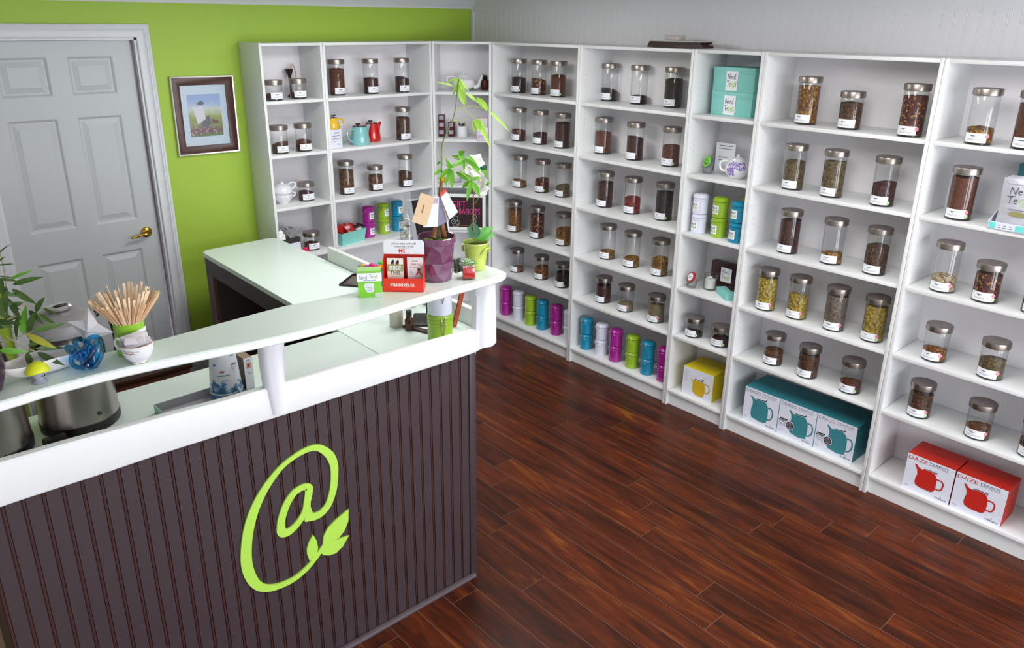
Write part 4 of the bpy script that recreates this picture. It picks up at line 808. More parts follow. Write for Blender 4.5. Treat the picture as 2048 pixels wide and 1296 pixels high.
# foil basket
t = thing('gift_basket', 'black and white basket of crinkled silver packets, on the leftmost fourth shelf', 'basket', (-1.36, .42, .738), .1)
bm = B(); box(bm, -.068, .068, -.055, .055, 0, .075); box(bm, -.07, .07, -.057, .057, .072, .10, 1); build('basket_body', bm, [BWH, mat('black_weave', '352C2B', .5, noise=.4, nscale=60)], t, smooth=False)
CRK = mat('crinkled_foil', 'AFAFB3', .28, metal=.5, noise=.25, nscale=50, bump=.7)
r = random.Random(8)
for k in range(8):
    bm = B(); fs = box(bm, -.022, .022, -.006, .006, -.03, .03); vs = list(bm.verts)
    for v in vs: v.co += Vector((r.uniform(-.004, .004), r.uniform(-.004, .004), r.uniform(-.004, .004)))
    bmesh.ops.rotate(bm, verts=vs, cent=(0, 0, 0), matrix=Euler((r.uniform(-.5, .5), r.uniform(-.5, .5), r.uniform(-.8, .8))).to_matrix())
    o = build('foil_packet', bm, CRK, t, (-.045+.03*(k % 4), -.02+.04*(k//4), .125+.03*((k*3) % 3)/2), smooth=False)
bm = B(); fs = box(bm, -.02, .02, -.006, .006, 0, .03, bev=.003); o = build('sweet_packet', bm, mat('hot_pink_wrapper', 'D81B60', .4), None, (-1.262, .36, .738)); tag(o, 'small hot pink packet between the foil basket and a short jar', 'packet'); o.rotation_euler = (0, 0, .3)
# second bookcase: pots on the second shelf
t = thing('teapot_box', 'white printed box under the yellow teapot on the green-wall bookcase', 'box', (-1.045, .325, 1.38), .25)
bm = B(); box(bm, 0, .095, 0, .09, 0, .118, bev=.001); build('carton', bm, BWH, t)
bm = B()
for k, (a, b, th) in enumerate([(.03, .07, .006), (.01, .08, .003), (.01, .085, .003), (.015, .035, .004), (.05, .075, .004)]): ribbon(bm, [(a, .095-.018*k), (b, .095-.018*k)], th, 0, -.0006)
build('front_print', bm, INK, t, smooth=False)
def barknob(bm, z, s=1):
    tube(bm, [(-.012*s, 0, z), (-.016*s, 0, z+.010)], .004, 8); tube(bm, [(-.028*s, 0, z+.012), (.004*s, 0, z+.010)], .0045, 8)
LIDM = mat('dark_steel_lid', '4A3F40', .3, metal=.7)
GLZ = lambda n, c: mat(n, c, .1, coat=.7)
pfd = [(.044, 0), (.046, .004), (.047, .02), (.045, .045), (.041, .075), (.037, .10), (.036, .108)]
def drg(lab, loc, rz, m, k=1.0, kz=1.0, flip=1):
    teapot(lab, loc, rz, [(r_*k, z*kz) for r_, z in pfd], m, [(flip*.030*k, 0, .060*kz), (flip*.043*k, 0, .088*kz), (flip*.062*k, 0, .112*kz)], [(-flip*.038*k, 0, .095*kz), (-flip*.070*k, 0, .088*kz), (-flip*.076*k, 0, .055*kz), (-flip*.058*k, 0, .030*kz), (-flip*.044*k, 0, .022*kz)], LIDM, [(.033*k, .108*kz), (.033*k, .1125*kz), (.0001, .1135*kz)], srad=(.022*k, .006), hrad=.005, knob=lambda bm: barknob(bm, .113*kz))
drg('glossy turquoise teapot with dark lid on the green-wall bookcase', (-.805, .378, 1.38), .15, GLZ('turquoise_glaze', '7FBEC0'), 1.34, 1.08)
drg('glossy red teapot behind the turquoise teapot', (-.655, .470, 1.38), .1, GLZ('red_glaze', 'C30E0C'), 1.2, 1.08)
drg('glossy yellow teapot sitting on a white printed box', (-1.005, .372, 1.4985), -.1+pi, GLZ('yellow_glaze', 'E3B92A'), 1.0, .62)
t = thing('mint_dish', 'small mint green dish behind the turquoise teapot handle', 'dish', (-.905, .485, 1.38)); bm = B(); lathe(bm, [(.028, 0), (.036, .03), (.037, .038), (.034, .038), (.026, .006)], 24); build('bowl', bm, GLZ('mint_glaze', '8FD0BC'), t)
# tray of packets
t = thing('packet_tray', 'turquoise card tray with red and black packets, green-wall fourth shelf', 'tray', (-1.012, .325, .738), .21)
bm = B()
def trayside(p0, p1, q0, q1, th=.003):
    vs = [bm.verts.new(v) for v in (p0, p1, q1, q0)]; bm.faces.new(vs)
w, d, h, fl = .195, .12, .085, .012
Bt = [(0, 0, 0), (w, 0, 0), (w, d, 0), (0, d, 0)]; Tp = [(-fl, -fl, h), (w+fl, -fl, h), (w+fl, d+fl, h), (-fl, d+fl, h)]
Bi = [(.003, .003, .003), (w-.003, .003, .003), (w-.003, d-.003, .003), (.003, d-.003, .003)]; Ti = [(-fl+.003, -fl+.003, h), (w+fl-.003, -fl+.003, h), (w+fl-.003, d+fl-.003, h), (-fl+.003, d+fl-.003, h)]
V = [[bm.verts.new(p) for p in L] for L in (Bt, Tp, Ti, Bi)]
for i in range(4):
    j = (i+1) % 4
    for a, b in ((0, 1), (1, 2), (2, 3)): bm.faces.new((V[a][i], V[a][j], V[b][j], V[b][i]))
bm.faces.new(V[0][::-1]); bm.faces.new(V[3]); bmesh.ops.recalc_face_normals(bm, faces=bm.faces); build('tray_body', bm, TEAL, t, smooth=False)
bm = B(); lathe(bm, [(.009, 0), (.009, .001), (.0001, .001)], 14); bmesh.ops.rotate(bm, verts=bm.verts, cent=(0, 0, 0), matrix=Matrix.Rotation(-pi/2, 3, 'Y')); build('grommet', bm, BLACK, t, (-.009, .055, .05))
REDF = mat('red_foil_packet', 'A31313', .25, coat=.3, noise=.2, nscale=30); BLKF = mat('black_foil_packet', '1E1518', .2, coat=.4)
for k in range(8):
    m = REDF if k < 5 else BLKF
    bm = B(); box(bm, -.028, .028, -.004, .004, -.032, .032, bev=.003)
    o = build('tea_packet', bm, m, None, (-.985+(.025*k if k < 5 else .02*(k+1)), .40+.012*(k % 3), .738+.088-(.0 if k < 5 else .012)), smooth=True)
    o.rotation_euler = (r.uniform(-.9, -.4) if k != 0 else -.1, r.uniform(-.5, .5), r.uniform(-.4, .4))
    tag(o, 'shiny %s foil packet lying in the turquoise tray by magenta tins' % ('red' if k < 5 else 'black'), 'packet', '%s foil packets in the turquoise tray' % ('red' if k < 5 else 'black'))
# ------------------------------------------------------------------ corner bookcase
pf3 = [(.036, 0), (.040, .004), (.072, .022), (.082, .045), (.074, .070), (.050, .088), (.036, .093)]
teapot('large white floral teapot on the top shelf of the corner bookcase', (-.03, .262, 1.695), -pi/4+.1, pf3, PORC, [(.070, 0, .022), (.10, 0, .030), (.112, 0, .062), (.130, 0, .100)], [(-.068, 0, .030), (-.108, 0, .045), (-.112, 0, .085), (-.075, 0, .092), (-.055, 0, .080)], PORC, [(.040, .091), (.036, .100), (.012, .108), (.006, .112), (.008, .118), (.0001, .120)], srad=(.018, .008), hrad=.005)
t = thing('dark_vase', 'dark red vase of black foliage in the corner bookcase', 'vase', (.100, .189, 1.695))
bm = B(); lathe(bm, [(.022, 0), (.024, .004), (.033, .045), (.030, .065), (.026, .068), (.024, .06)], 22); build('vase_body', bm, mat('oxblood_glaze', '4A1210', .25), t)
for k in range(14):
    bm = B(); a = k*2.4; rr = .018+.014*((k*5) % 4)/3; simpleleaf(bm, (.006*cos(a), .006*sin(a), .062), (rr*cos(a), rr*sin(a), .085+.006*(k % 5)), .014); build('leaf', bm, mat('black_foliage', '241C20', .6), t)
r = random.Random(12)
pk = 0
for cx, n in ((-.186, 3), (-.135, 2)):
    for k in range(n):
        o = bpy.data.objects.new('tea_packet_box', None); COL.objects.link(o); o.location = (cx+.036, (.36 if n == 3 else .315), 1.38+.0505*k); o.rotation_euler = (0, 0, -.9+r.uniform(-.1, .1))
        tag(o, '%s dark red packet of the %s stack, corner bookcase second shelf' % ({(3, 0): 'bottom', (3, 1): 'middle', (3, 2): 'top', (2, 0): 'bottom', (2, 1): 'top'}[(n, k)], 'left taller' if n == 3 else 'right shorter'), 'packet', 'dark red packets stacked in the corner bookcase')
        bm = B(); box(bm, -.021, .021, -.02, .02, 0, .05, bev=.002); build('pack_body', bm, mat('maroon_pack', '4A1A1C', .3), o)
        bm = B(); flat(bm, [(-.017, .018), (.017, .018), (.016, .044), (-.015, .044)], 0, -.0206); build('pack_label', bm, mat('lilac_pack_label', 'A59AA8', .5), o, smooth=False)
t = thing('mug', 'white cylindrical cup filled with dried petals, corner bookcase', 'cup', (-.045, .265, 1.38), 0)
bm = B(); lathe(bm, [(.038, 0), (.040, .003), (.040, .072), (.0385, .073), (.037, .07)], 26); build('cup_body', bm, PORC, t)
for k in range(12):
    bm = B(); a = k*2.1; simpleleaf(bm, (.010*cos(a), .010*sin(a), .070), (.030*cos(a), .030*sin(a), .082+.005*(k % 4)), .020); build('petal', bm, [mat('dried_petal_pink', 'A98A84', .6), mat('dried_petal_dark', '5B3A30', .6), mat('dried_leaf', '6E6A48', .6)][k % 3], t)
t = thing('gift_box', 'white box with pink pattern at the right of the corner bookcase', 'box', (-.078, .062, 1.38), -pi/4)
bm = B(); box(bm, 0, .075, 0, .06, 0, .085, bev=.001); build('box_body', bm, mat('white_pink_card', 'DCD2DC', .5), t)
bm = B()
for k in range(7): ribbon(bm, [(.01+.009*k, .01+.006*(k % 3)), (.013+.009*k, .03+.004*(k % 2))], .005, k % 2, -.0006)
ribbon(bm, [(.03, .07), (.055, .07)], .006, 1, -.0006)
build('pink_print', bm, [mat('pink_print', 'C77C9C', .5), mat('blue_print', '8FA2D8', .5)], t, smooth=False)
t = thing('gift_box', 'pale grey box on the pink-patterned box in the corner bookcase', 'box', (-.076, .064, 1.4655), -pi/4+.03); bm = B(); box(bm, 0, .072, 0, .058, 0, .06, bev=.001); build('box_body', bm, mat('pale_grey_card', 'C9C6C2', .5), t)
# third shelf: glass cups and green packet
t = thing('glass_cup', 'clear glass cup seen behind the leaves, corner bookcase third shelf', 'glass', (-.10, .262, 1.06)); bm = B(); cupglass(bm, .030, .036, .085); build('glass_wall', bm, GLASS, t)
t = thing('green_packet', 'bright green packet at the right of the corner third shelf', 'packet', (-.052, .082, 1.06), -pi/4)
bm = B(); box(bm, 0, .06, 0, .03, 0, .11, bev=.003); build('pack_body', bm, mat('vivid_green_pack', '6CC21E', .4), t)
bm = B(); box(bm, .002, .058, .002, .028, .11, .14, bev=.006); build('pack_top', bm, mat('dark_teal_pack', '1F6B5C', .4), t)
# chalkboard sign
t = thing('chalkboard_sign', 'white framed chalkboard reading gift baskets on the corner fourth shelf', 'sign', (-.222, .238, .738), -pi/4)
bm = B(); wv, hv = .285, .262; fr = .022
nested(bm, (fr, wv-fr, fr, hv-fr), [(0, .004), (0, .016), (.004, .018), (fr-.004, .018), (fr, .014), (fr, 0)], .0, True); build('frame', bm, WPAINT, t)
bm = B(); box(bm, fr-.002, wv-fr+.002, -.006, -.001, fr-.002, hv-fr+.002); build('board', bm, mat('chalkboard_black', '2A1216', .6), t)
bm = B(); y = -.0068
text(bm, 'GIFT', .045, .165, .10, .045, 0, y); text(bm, 'BASKETS', .095, .115, .15, .042, 0, y)
for k, (cx, cz, rr) in enumerate([(.07, .085, .018), (.055, .06, .016), (.085, .055, .016), (.07, .045, .022), (.06, .105, .008), (.205, .10, .014), (.20, .065, .016)]): ribbon(bm, [(cx+rr*cos(2*pi*i/12), cz+rr*sin(2*pi*i/12)) for i in range(12)], .004, 1, y, closed=True)
ribbon(bm, [(.05+.012*i, .032+.003*(i % 2)) for i in range(14)], .004, 2, y)
build('chalk_lettering', bm, [mat('pink_chalk', 'D9388E', .7), mat('grey_chalk', '8E9C9C', .8), mat('orange_chalk', '9C4A34', .8)], t, smooth=False)
# router on top of the row
t = thing('router', 'flat black router lying on top of the bookcases', 'router', (.09, -1.22, 2.02), -pi/2)
bm = B(); prism(bm, [(0, 0), (.36, 0), (.365, .006), (.35, .030), (.02, .030), (.012, .026)], 0, .10, fn=lambda u, v, h: (u, h, v)); build('body', bm, mat('dark_maroon_plastic', '2A0D0E', .35), t)
bm = B(); box(bm, .015, .37, .0, .105, .0302, .036, bev=.002); build('pale_top', bm, mat('pale_grey_plastic', 'BDBDB8', .5), t)
bm = B(); box(bm, .10, .19, .02, .09, .0362, .062, bev=.006); build('small_white_unit', bm, mat('offwhite_plastic', 'BFB6B2', .5), t)
bm = B(); tube(bm, smoothpts([(.37, .05, .02), (.41, .05, .018), (.44, .06, .008), (.47, .07, .004)], 5), .003, 8); build('cable', bm, mat('beige_cable', 'B7A596', .5), t)
# picture on the green wall
t = thing('picture_frame', 'brown and silver framed garden photograph hung on the lime green wall', 'picture', (-1.727, WY-.001, 1.614), radians(0)); t.rotation_euler = (0, radians(.6), 0)
bm = B(); nested(bm, (-.132, .132, -.172, .172), [(0, .004), (0, .012), (.003, .014), (.040, .018), (.042, .017)], 0, True); build('brown_frame', bm, mat('espresso_frame', '46231A', .35), t)
bm = B(); nested(bm, (-.174, .174, -.214, .214), [(0, .017), (.001, .021), (.0075, .022), (.009, .020), (.009, 0)], 0, True); build('silver_edge', bm, mat('silver_edge', 'D9D4CF', .2, metal=.8), t)
bm = B(); box(bm, -.134, .134, -.007, -.001, -.174, .174); build('mat_board', bm, mat('pale_blue_mat', 'C9D6EA', .5), t)
def landscape():
    m = bpy.data.materials.new('garden_photo'); m.use_nodes = True; nt = m.node_tree; b = nt.nodes['Principled BSDF']; N = nt.nodes.new; Lk = nt.links.new
    tc = N('ShaderNodeTexCoord'); sp = N('ShaderNodeSeparateXYZ'); Lk(tc.outputs['Generated'], sp.inputs[0])
    nz = N('ShaderNodeTexNoise'); nz.inputs['Scale'].default_value = 5; nz.inputs['Detail'].default_value = 5; Lk(tc.outputs['Generated'], nz.inputs[0])
    a = N('ShaderNodeMath'); a.operation = 'MULTIPLY_ADD'; a.inputs[1].default_value = .28; Lk(nz.outputs['Fac'], a.inputs[0]); Lk(sp.outputs[2], a.inputs[2])
    cr = N('ShaderNodeValToRGB'); e = cr.color_ramp.elements
    for _i in range(5): e.new(.5)
    for i, (p, c) in enumerate([(.14, '4F7A3A'), (.30, '6E4048'), (.42, '7A8F45'), (.62, '8E9A40'), (.80, 'C9D0C8'), (.92, '9DB4DE'), (1.0, '8FA6DA')]): e[i].position = p; e[i].color = lin(c)
    Lk(a.outputs[0], cr.inputs[0])
    v = N('ShaderNodeTexVoronoi'); v.inputs['Scale'].default_value = 13; Lk(tc.outputs['Generated'], v.inputs['Vector'])
    lt = N('ShaderNodeMath'); lt.operation = 'LESS_THAN'; lt.inputs[1].default_value = .30; Lk(v.outputs['Distance'], lt.inputs[0])
    l2 = N('ShaderNodeMath'); l2.operation = 'LESS_THAN'; l2.inputs[1].default_value = .34; Lk(sp.outputs[2], l2.inputs[0]); ml = N('ShaderNodeMath'); ml.operation = 'MULTIPLY'; Lk(lt.outputs[0], ml.inputs[0]); Lk(l2.outputs[0], ml.inputs[1])
    mx = N('ShaderNodeMix'); mx.data_type = 'RGBA'; mx.inputs[7].default_value = lin('D68FB4'); Lk(ml.outputs[0], mx.inputs[0]); Lk(cr.outputs[0], mx.inputs[6]); Lk(mx.outputs[2], b.inputs['Base Color']); b.inputs['Roughness'].default_value = .4
    return m
bm = B(); box(bm, -.096, .096, -.0085, -.0072, -.120, .120); build('photograph', bm, landscape(), t, smooth=False)
bm = B()
flat(bm, [(-.045, .07), (-.02, .085), (.0, .072), (-.01, .06), (-.035, .06)], 0, -.0089); flat(bm, [(-.02, -.02), (.02, 0), (.03, -.05), (.0, -.075), (-.03, -.06)], 0, -.0089); flat(bm, [(.03, -.02), (.07, -.03), (.08, -.05), (.04, -.05)], 1, -.0089); flat(bm, [(-.07, .05), (-.01, .05), (.0, -.02), (-.05, -.05)], 2, -.0090)
build('photo_subject', bm, [mat('photo_grey', '5A5568', .5), mat('photo_brown', '6B3A35', .5), mat('photo_white', 'D8D6E2', .5)], t, smooth=False)
bm = B(); box(bm, -.133, .133, -.0115, -.0105, -.173, .173); build('glazing', bm, GLASS, t)
# ------------------------------------------------------------------ reception counter
CY = -2.03
ct = thing('reception_counter', 'reception counter clad in dark brown beadboard with white live-edge ledge', 'counter', (-1.80, CY, 0))
CXL = -3.345+1.80
bmesh_board = boardmesh('board', .0447, 1.03, .004, [DARKPANEL, GROOVE])
k = 0; x = -.031
while x-.0447 > CXL-.0447:
    x -= .0447
    o = link('board', bmesh_board, ct, (x+.0447, .004, .0)); o.rotation_euler = (0, 0, pi)
bm = B(); box(bm, -.030, 0, -.006, .03, 0, 1.03, bev=.001); build('corner_post', bm, DARKPANEL, ct)
bm = B(); box(bm, CXL, -.012, -.022, -.0005, 0, .016, bev=.004); o = build('toe_moulding', bm, mat('grey_brown_paint', '5E5359', .45), ct)
bm = B(); box(bm, CXL+.002, -.031, .005, .02, 0, 1.03); box(bm, -.02, -.001, .02, .66, 0, .87); box(bm, CXL, CXL+.02, .02, .66, 0, .87); build('carcass', bm, ESPR, ct, smooth=False)
# white live-edge ledge board across the top of the front
def wob(seed, amp):
    r = random.Random(seed); ph = [r.uniform(0, 6.28) for _ in range(4)]
    return lambda x: amp*(sin(x*5+ph[0])*.5+sin(x*11+ph[1])*.3+sin(x*23+ph[2])*.2)
wb1 = wob(4, .004); wt1 = wob(9, .006)
bm = B(); N = 46; rows = []
for i in range(N+1):
    x = -1.745+(-3.50+1.745)*i/N+1.80; f = i/N
    zb = 1.000+.020*min(1, f*1.15)+wb1(x)*.6; ztp = 1.087+.058*f+wt1(x)*.5
    if i < 3: q = (0, .006, .016)[::-1][i]; zb += q; 
    if i < 2: ztp -= (.010, .003)[i]
    yf = -.022-.003*sin(x*3)
    rows.append([bm.verts.new((x, y, z)) for y, z in ((yf+.004, zb), (yf, zb+.006), (yf, ztp-.007), (yf+.005, ztp-.001), (yf+.024, ztp), (yf+.034, ztp-.004), (yf+.034, zb+.002))])
for a, b in zip(rows, rows[1:]):
    for j in range(7): bm.faces.new((a[j], a[(j+1) % 7], b[(j+1) % 7], b[j]))
bm.faces.new(rows[0][::-1]); bm.faces.new(rows[-1]); bmesh.ops.recalc_face_normals(bm, faces=bm.faces)
build('live_edge_ledge', bm, WPAINT, ct)
def log(name, x, y, z0, z1, r0, r1, seed, bend=0, lean=(0, 0)):
    r = random.Random(seed); bm = B(); seg = 20; rings = []; n = 14
    ph = [r.uniform(0, 6.3) for _ in range(5)]
    for k in range(n+1):
        t = k/n; z = z0+(z1-z0)*t; rr = r0+(r1-r0)*t; cx = x+bend*sin(pi*t)+lean[0]*t; cy = y+lean[1]*t
        rings.append([bm.verts.new((cx+rr*(1+.05*sin(2*a+ph[0]+t*2)+.035*sin(5*a+ph[1]+t)+.02*sin(9*a+ph[2]))*cos(a), cy+rr*(1+.05*sin(2*a+ph[0]+t*2)+.035*sin(5*a+ph[1]+t)+.02*sin(9*a+ph[2]))*sin(a), z)) for a in [2*pi*i/seg for i in range(seg)]])
    for a, b in zip(rings, rings[1:]):
        for i in range(seg): bm.faces.new((a[i], a[(i+1) % seg], b[(i+1) % seg], b[i]))
    bm.faces.new(rings[0][::-1]); bm.faces.new(rings[-1]); return build(name, bm, mat('white_painted_log', 'E6E8F0', .38, bump=.5, nscale=30, stretch=(1, 1, .12)), ct)
log('log_post', -1.757+1.80, -2.028-CY, 1.02, 1.2815, .047, .040, 3)
log('log_post', -2.575+1.80, -2.040-CY, 1.025, 1.2815, .026, .039, 7, -.006)
log('log_post', -3.42+1.80, -2.03-CY, 1.05, 1.2815, .036, .038, 11)
# bar top
bt = [(-1.712, -2.095), (-1.722, -2.108), (-1.745, -2.119), (-1.795, -2.124), (-2.10, -2.127), (-2.37, -2.146), (-2.60, -2.135), (-2.80, -2.105), (-2.994, -2.078), (-3.16, -2.076), (-3.26, -2.088), (-3.60, -2.10), (-3.60, -1.945), (-3.26, -1.940), (-2.88, -1.943), (-2.77, -1.938), (-2.48, -1.918), (-2.36, -1.935), (-2.0, -1.965), (-1.735, -1.990), (-1.718, -2.000), (-1.712, -2.015)]
bt = [(p.x, p.y) for p in smoothpts([(a, b, 0) for a, b in bt], 3, closed=True)]
bm = B(); rings = []
cxm = sum(p[0] for p in bt)/len(bt); cym = -2.03
for ins, z in ((.004, 1.280), (0, 1.284), (0, 1.302), (.004, 1.306)):
    rings.append([bm.verts.new((p[0]+(ins if p[0] < -3.5 else (-ins if p[0] > -1.73 else 0)), p[1]+(ins if p[1] < cym else -ins), z)) for p in bt])
for a, b in zip(rings, rings[1:]):
    for i in range(len(bt)): bm.faces.new((a[i], a[(i+1) % len(bt)], b[(i+1) % len(bt)], b[i]))
bm.faces.new(rings[-1]); bm.faces.new(rings[0][::-1]); bmesh.ops.recalc_face_normals(bm, faces=bm.faces)
BARTOP = mat('bar_top_paint', 'DCEAE4', .3, noise=.02, nscale=6)
for f in bm.faces: f.material_index = 1 if abs(f.normal.z) > .7 else 0
o = build('bar_top', bm, [WPAINT, BARTOP]); tag(o, 'long narrow white live-edge bar top raised on log posts over the counter', 'shelf')
# green cut-out sign
BIG = [[-2.5182, 0.6118, 44], [-2.495, 0.6025, 58], [-2.4646, 0.602, 56], [-2.4345, 0.6247, 52], [-2.4139, 0.6699, 52], [-2.4049, 0.7198, 53], [-2.4033, 0.7617, 55], [-2.4132, 0.7998, 58], [-2.4336, 0.8297, 52], [-2.4593, 0.85, 45], [-2.4931, 0.8555, 40], [-2.5369, 0.8475, 36], [-2.5859, 0.8261, 38], [-2.6363, 0.7821, 50], [-2.6759, 0.729, 60], [-2.7033, 0.6705, 66], [-2.7202, 0.6065, 68], [-2.7273, 0.5421, 70], [-2.7209, 0.488, 68], [-2.7031, 0.4431, 60], [-2.6741, 0.4139, 54], [-2.6323, 0.3995, 46], [-2.5833, 0.3978, 42], [-2.5419, 0.411, 40], [-2.5096, 0.4307, 38], [-2.4846, 0.4517, 36], [-2.462, 0.4741, 32]]
AA = [[-2.5022, 0.7216, 50], [-2.5189, 0.7272, 46], [-2.5487, 0.7199, 50], [-2.574, 0.6957, 52], [-2.5924, 0.6623, 52], [-2.6033, 0.628, 54], [-2.6035, 0.5963, 60], [-2.5853, 0.5863, 60], [-2.5603, 0.5941, 52], [-2.5349, 0.6142, 46], [-2.5167, 0.6406, 46], [-2.5064, 0.6733, 50], [-2.4981, 0.7066, 54], [-2.4972, 0.7168, 50]]
STEM = [[-2.497, 0.7193, 54], [-2.5041, 0.6828, 46], [-2.5105, 0.6431, 50], [-2.5046, 0.6081, 60]]
L1 = [[-2.4982, 0.5351], [-2.4878, 0.5067], [-2.4851, 0.4773], [-2.4903, 0.4575], [-2.5035, 0.4417], [-2.519, 0.4402], [-2.5256, 0.47], [-2.5247, 0.4918], [-2.5151, 0.5147]]
L2 = [[-2.3617, 0.5722], [-2.366, 0.5263], [-2.3834, 0.4949], [-2.4061, 0.4775], [-2.4224, 0.4742], [-2.4432, 0.4789], [-2.4668, 0.4783], [-2.4617, 0.5105], [-2.4441, 0.5354], [-2.4112, 0.5532]]
L3 = [[-2.4224, 0.4742], [-2.4012, 0.4722], [-2.3679, 0.4673], [-2.3929, 0.4366], [-2.421, 0.422], [-2.4474, 0.4258], [-2.4699, 0.4397], [-2.4789, 0.4573], [-2.4668, 0.4783], [-2.4432, 0.4789]]
bm = B(); YS = CY-.0005; TH = .006
def stroke(L, dep):
    P = smoothpts([(a, b, w) for a, b, w in L], 5); n = len(P); A = []
    for i in range(n):
        t = Vector((P[min(i+1, n-1)].x-P[max(i-1, 0)].x, P[min(i+1, n-1)].y-P[max(i-1, 0)].y)).normalized(); nn = Vector((-t.y, t.x))
        hw = P[i].z/3.6*math.sqrt((.00184*nn.x)**2+(.00163*nn.y)**2)/2
        A.append([bm.verts.new((P[i].x+s*nn.x*hw, yy, P[i].y+s*nn.y*hw)) for s, yy in ((1, YS), (1, YS-dep), (-1, YS-dep), (-1, YS))])
    for a, b in zip(A, A[1:]):
        for k in range(4): bm.faces.new((a[k], a[(k+1) % 4], b[(k+1) % 4], b[k]))
    bm.faces.new(A[0]); bm.faces.new(A[-1][::-1])
stroke(BIG, TH); stroke(AA, TH-.0001); stroke(STEM, TH-.0002)
for L in (L1, L2, L3): prism(bm, [tuple(p) for p in L], YS, YS-TH+.0003, fn=lambda u, v, h: (u, h, v))
for (cx, cz, rr) in ((-2.5000, .7190, .0126), (-2.514, .604, .010), (-2.6005, .592, .0135)):
    prism(bm, [(cx+rr*cos(2*pi*i/18), cz+rr*sin(2*pi*i/18)) for i in range(18)], YS, YS-TH+.0004, fn=lambda u, v, h: (u, h, v))
bmesh.ops.recalc_face_normals(bm, faces=bm.faces)
o = build('sign', bm, LIMEV); tag(o, 'large lime green at-symbol sign with leaf tail on the counter front', 'sign')
# black iron scroll stand at the foot of the counter's left end
t = thing('iron_stand', 'black wrought iron scroll stand at the left end of the counter', 'stand', (-3.40, -1.98, 0))
bm = B(); tube(bm, smoothpts([(0, 0, 0), (.0, .0, .35), (-.01, .02, .62), (-.06, .05, .70), (-.10, .03, .64)], 6), .006, 8); tube(bm, smoothpts([(0, 0, .2), (-.04, 0, .45), (.015, 0, .60), (-.02, .0, .66), (-.05, 0, .60)], 6), .005, 8); tube(bm, [(-.25, 0, 0), (-.25, 0, .6)], .006, 8); tube(bm, [(0, 0, .02), (-.25, 0, .02)], .005, 8); build('scrollwork', bm, BLACK, t)
# ------------------------------------------------------------------ work surfaces behind the counter
bm = B(); box(bm, -3.34, -1.968, -2.005, -1.322, .875, .90, bev=.002); o = build('worktop', bm, COUNTER); tag(o, 'mint-white worktop running directly behind the counter front', 'worktop')
bm = B()
pl = [(-1.965, -2.005), (-1.965, .205), (-1.935, .245), (-1.545, .258), (-1.515, .235), (-1.505, .20), (-1.505, -1.70), (-1.80, -2.003)]
prism(bm, pl, .875, .90, fn=lambda u, v, h: (u, v, h)); o = build('worktop', bm, COUNTER, smooth=False); tag(o, 'mint-white desk top stretching back toward the lime green wall', 'worktop')
t = thing('writing_desk', 'dark espresso desk base under the top toward the green wall', 'desk', (-1.73, -.8, 0))
bm = B(); box(bm, -.225, -.205, -.5, 1.02, .775, .874); build('apron', bm, ESPR, t)
bm = B(); box(bm, -.225, -.205, .93, 1.02, 0, .775); build('leg_panel', bm, mat('mid_brown_wood', '4A2413', .4, noise=.2, nscale=20, stretch=(1, 1, .1)), t)
bm = B(); box(bm, -.20, .215, 1.0, 1.02, 0, .874); box(bm, .19, .215, -.80, 1.0, 0, .874); build('back_panel', bm, ESPR, t)
bm = B(); box(bm, -.225, -.205, -1.18, -.5, .775, .874); build('front_apron', bm, ESPR, t)
bm = B(); box(bm, -.20, .19, .45, .93, .10, .12); build('lower_shelf', bm, ESPR, t)
bm = B(); box(bm, -1.502, -1.475, -1.73, -.385, .885, .978, bev=.002); o = build('desk_divider', bm, mat('divider_white', 'DCE2DE', .45)); tag(o, 'low white divider board along the right side of the desk', 'divider')
t = thing('storage_chest', 'low brown wooden chest on the floor seen under the bar', 'chest', (-2.47, .05, 0))
bm = B(); box(bm, -.30, .30, 0, .36, 0, .30, bev=.004); build('chest_body', bm, mat('chest_brown', '5E2F14', .5, noise=.4, nscale=12), t)
bm = B(); box(bm, -.31, .31, -.01, .37, .301, .33, bev=.004); build('chest_lid', bm, mat('chest_lid_brown', '3A1A0E', .4), t)
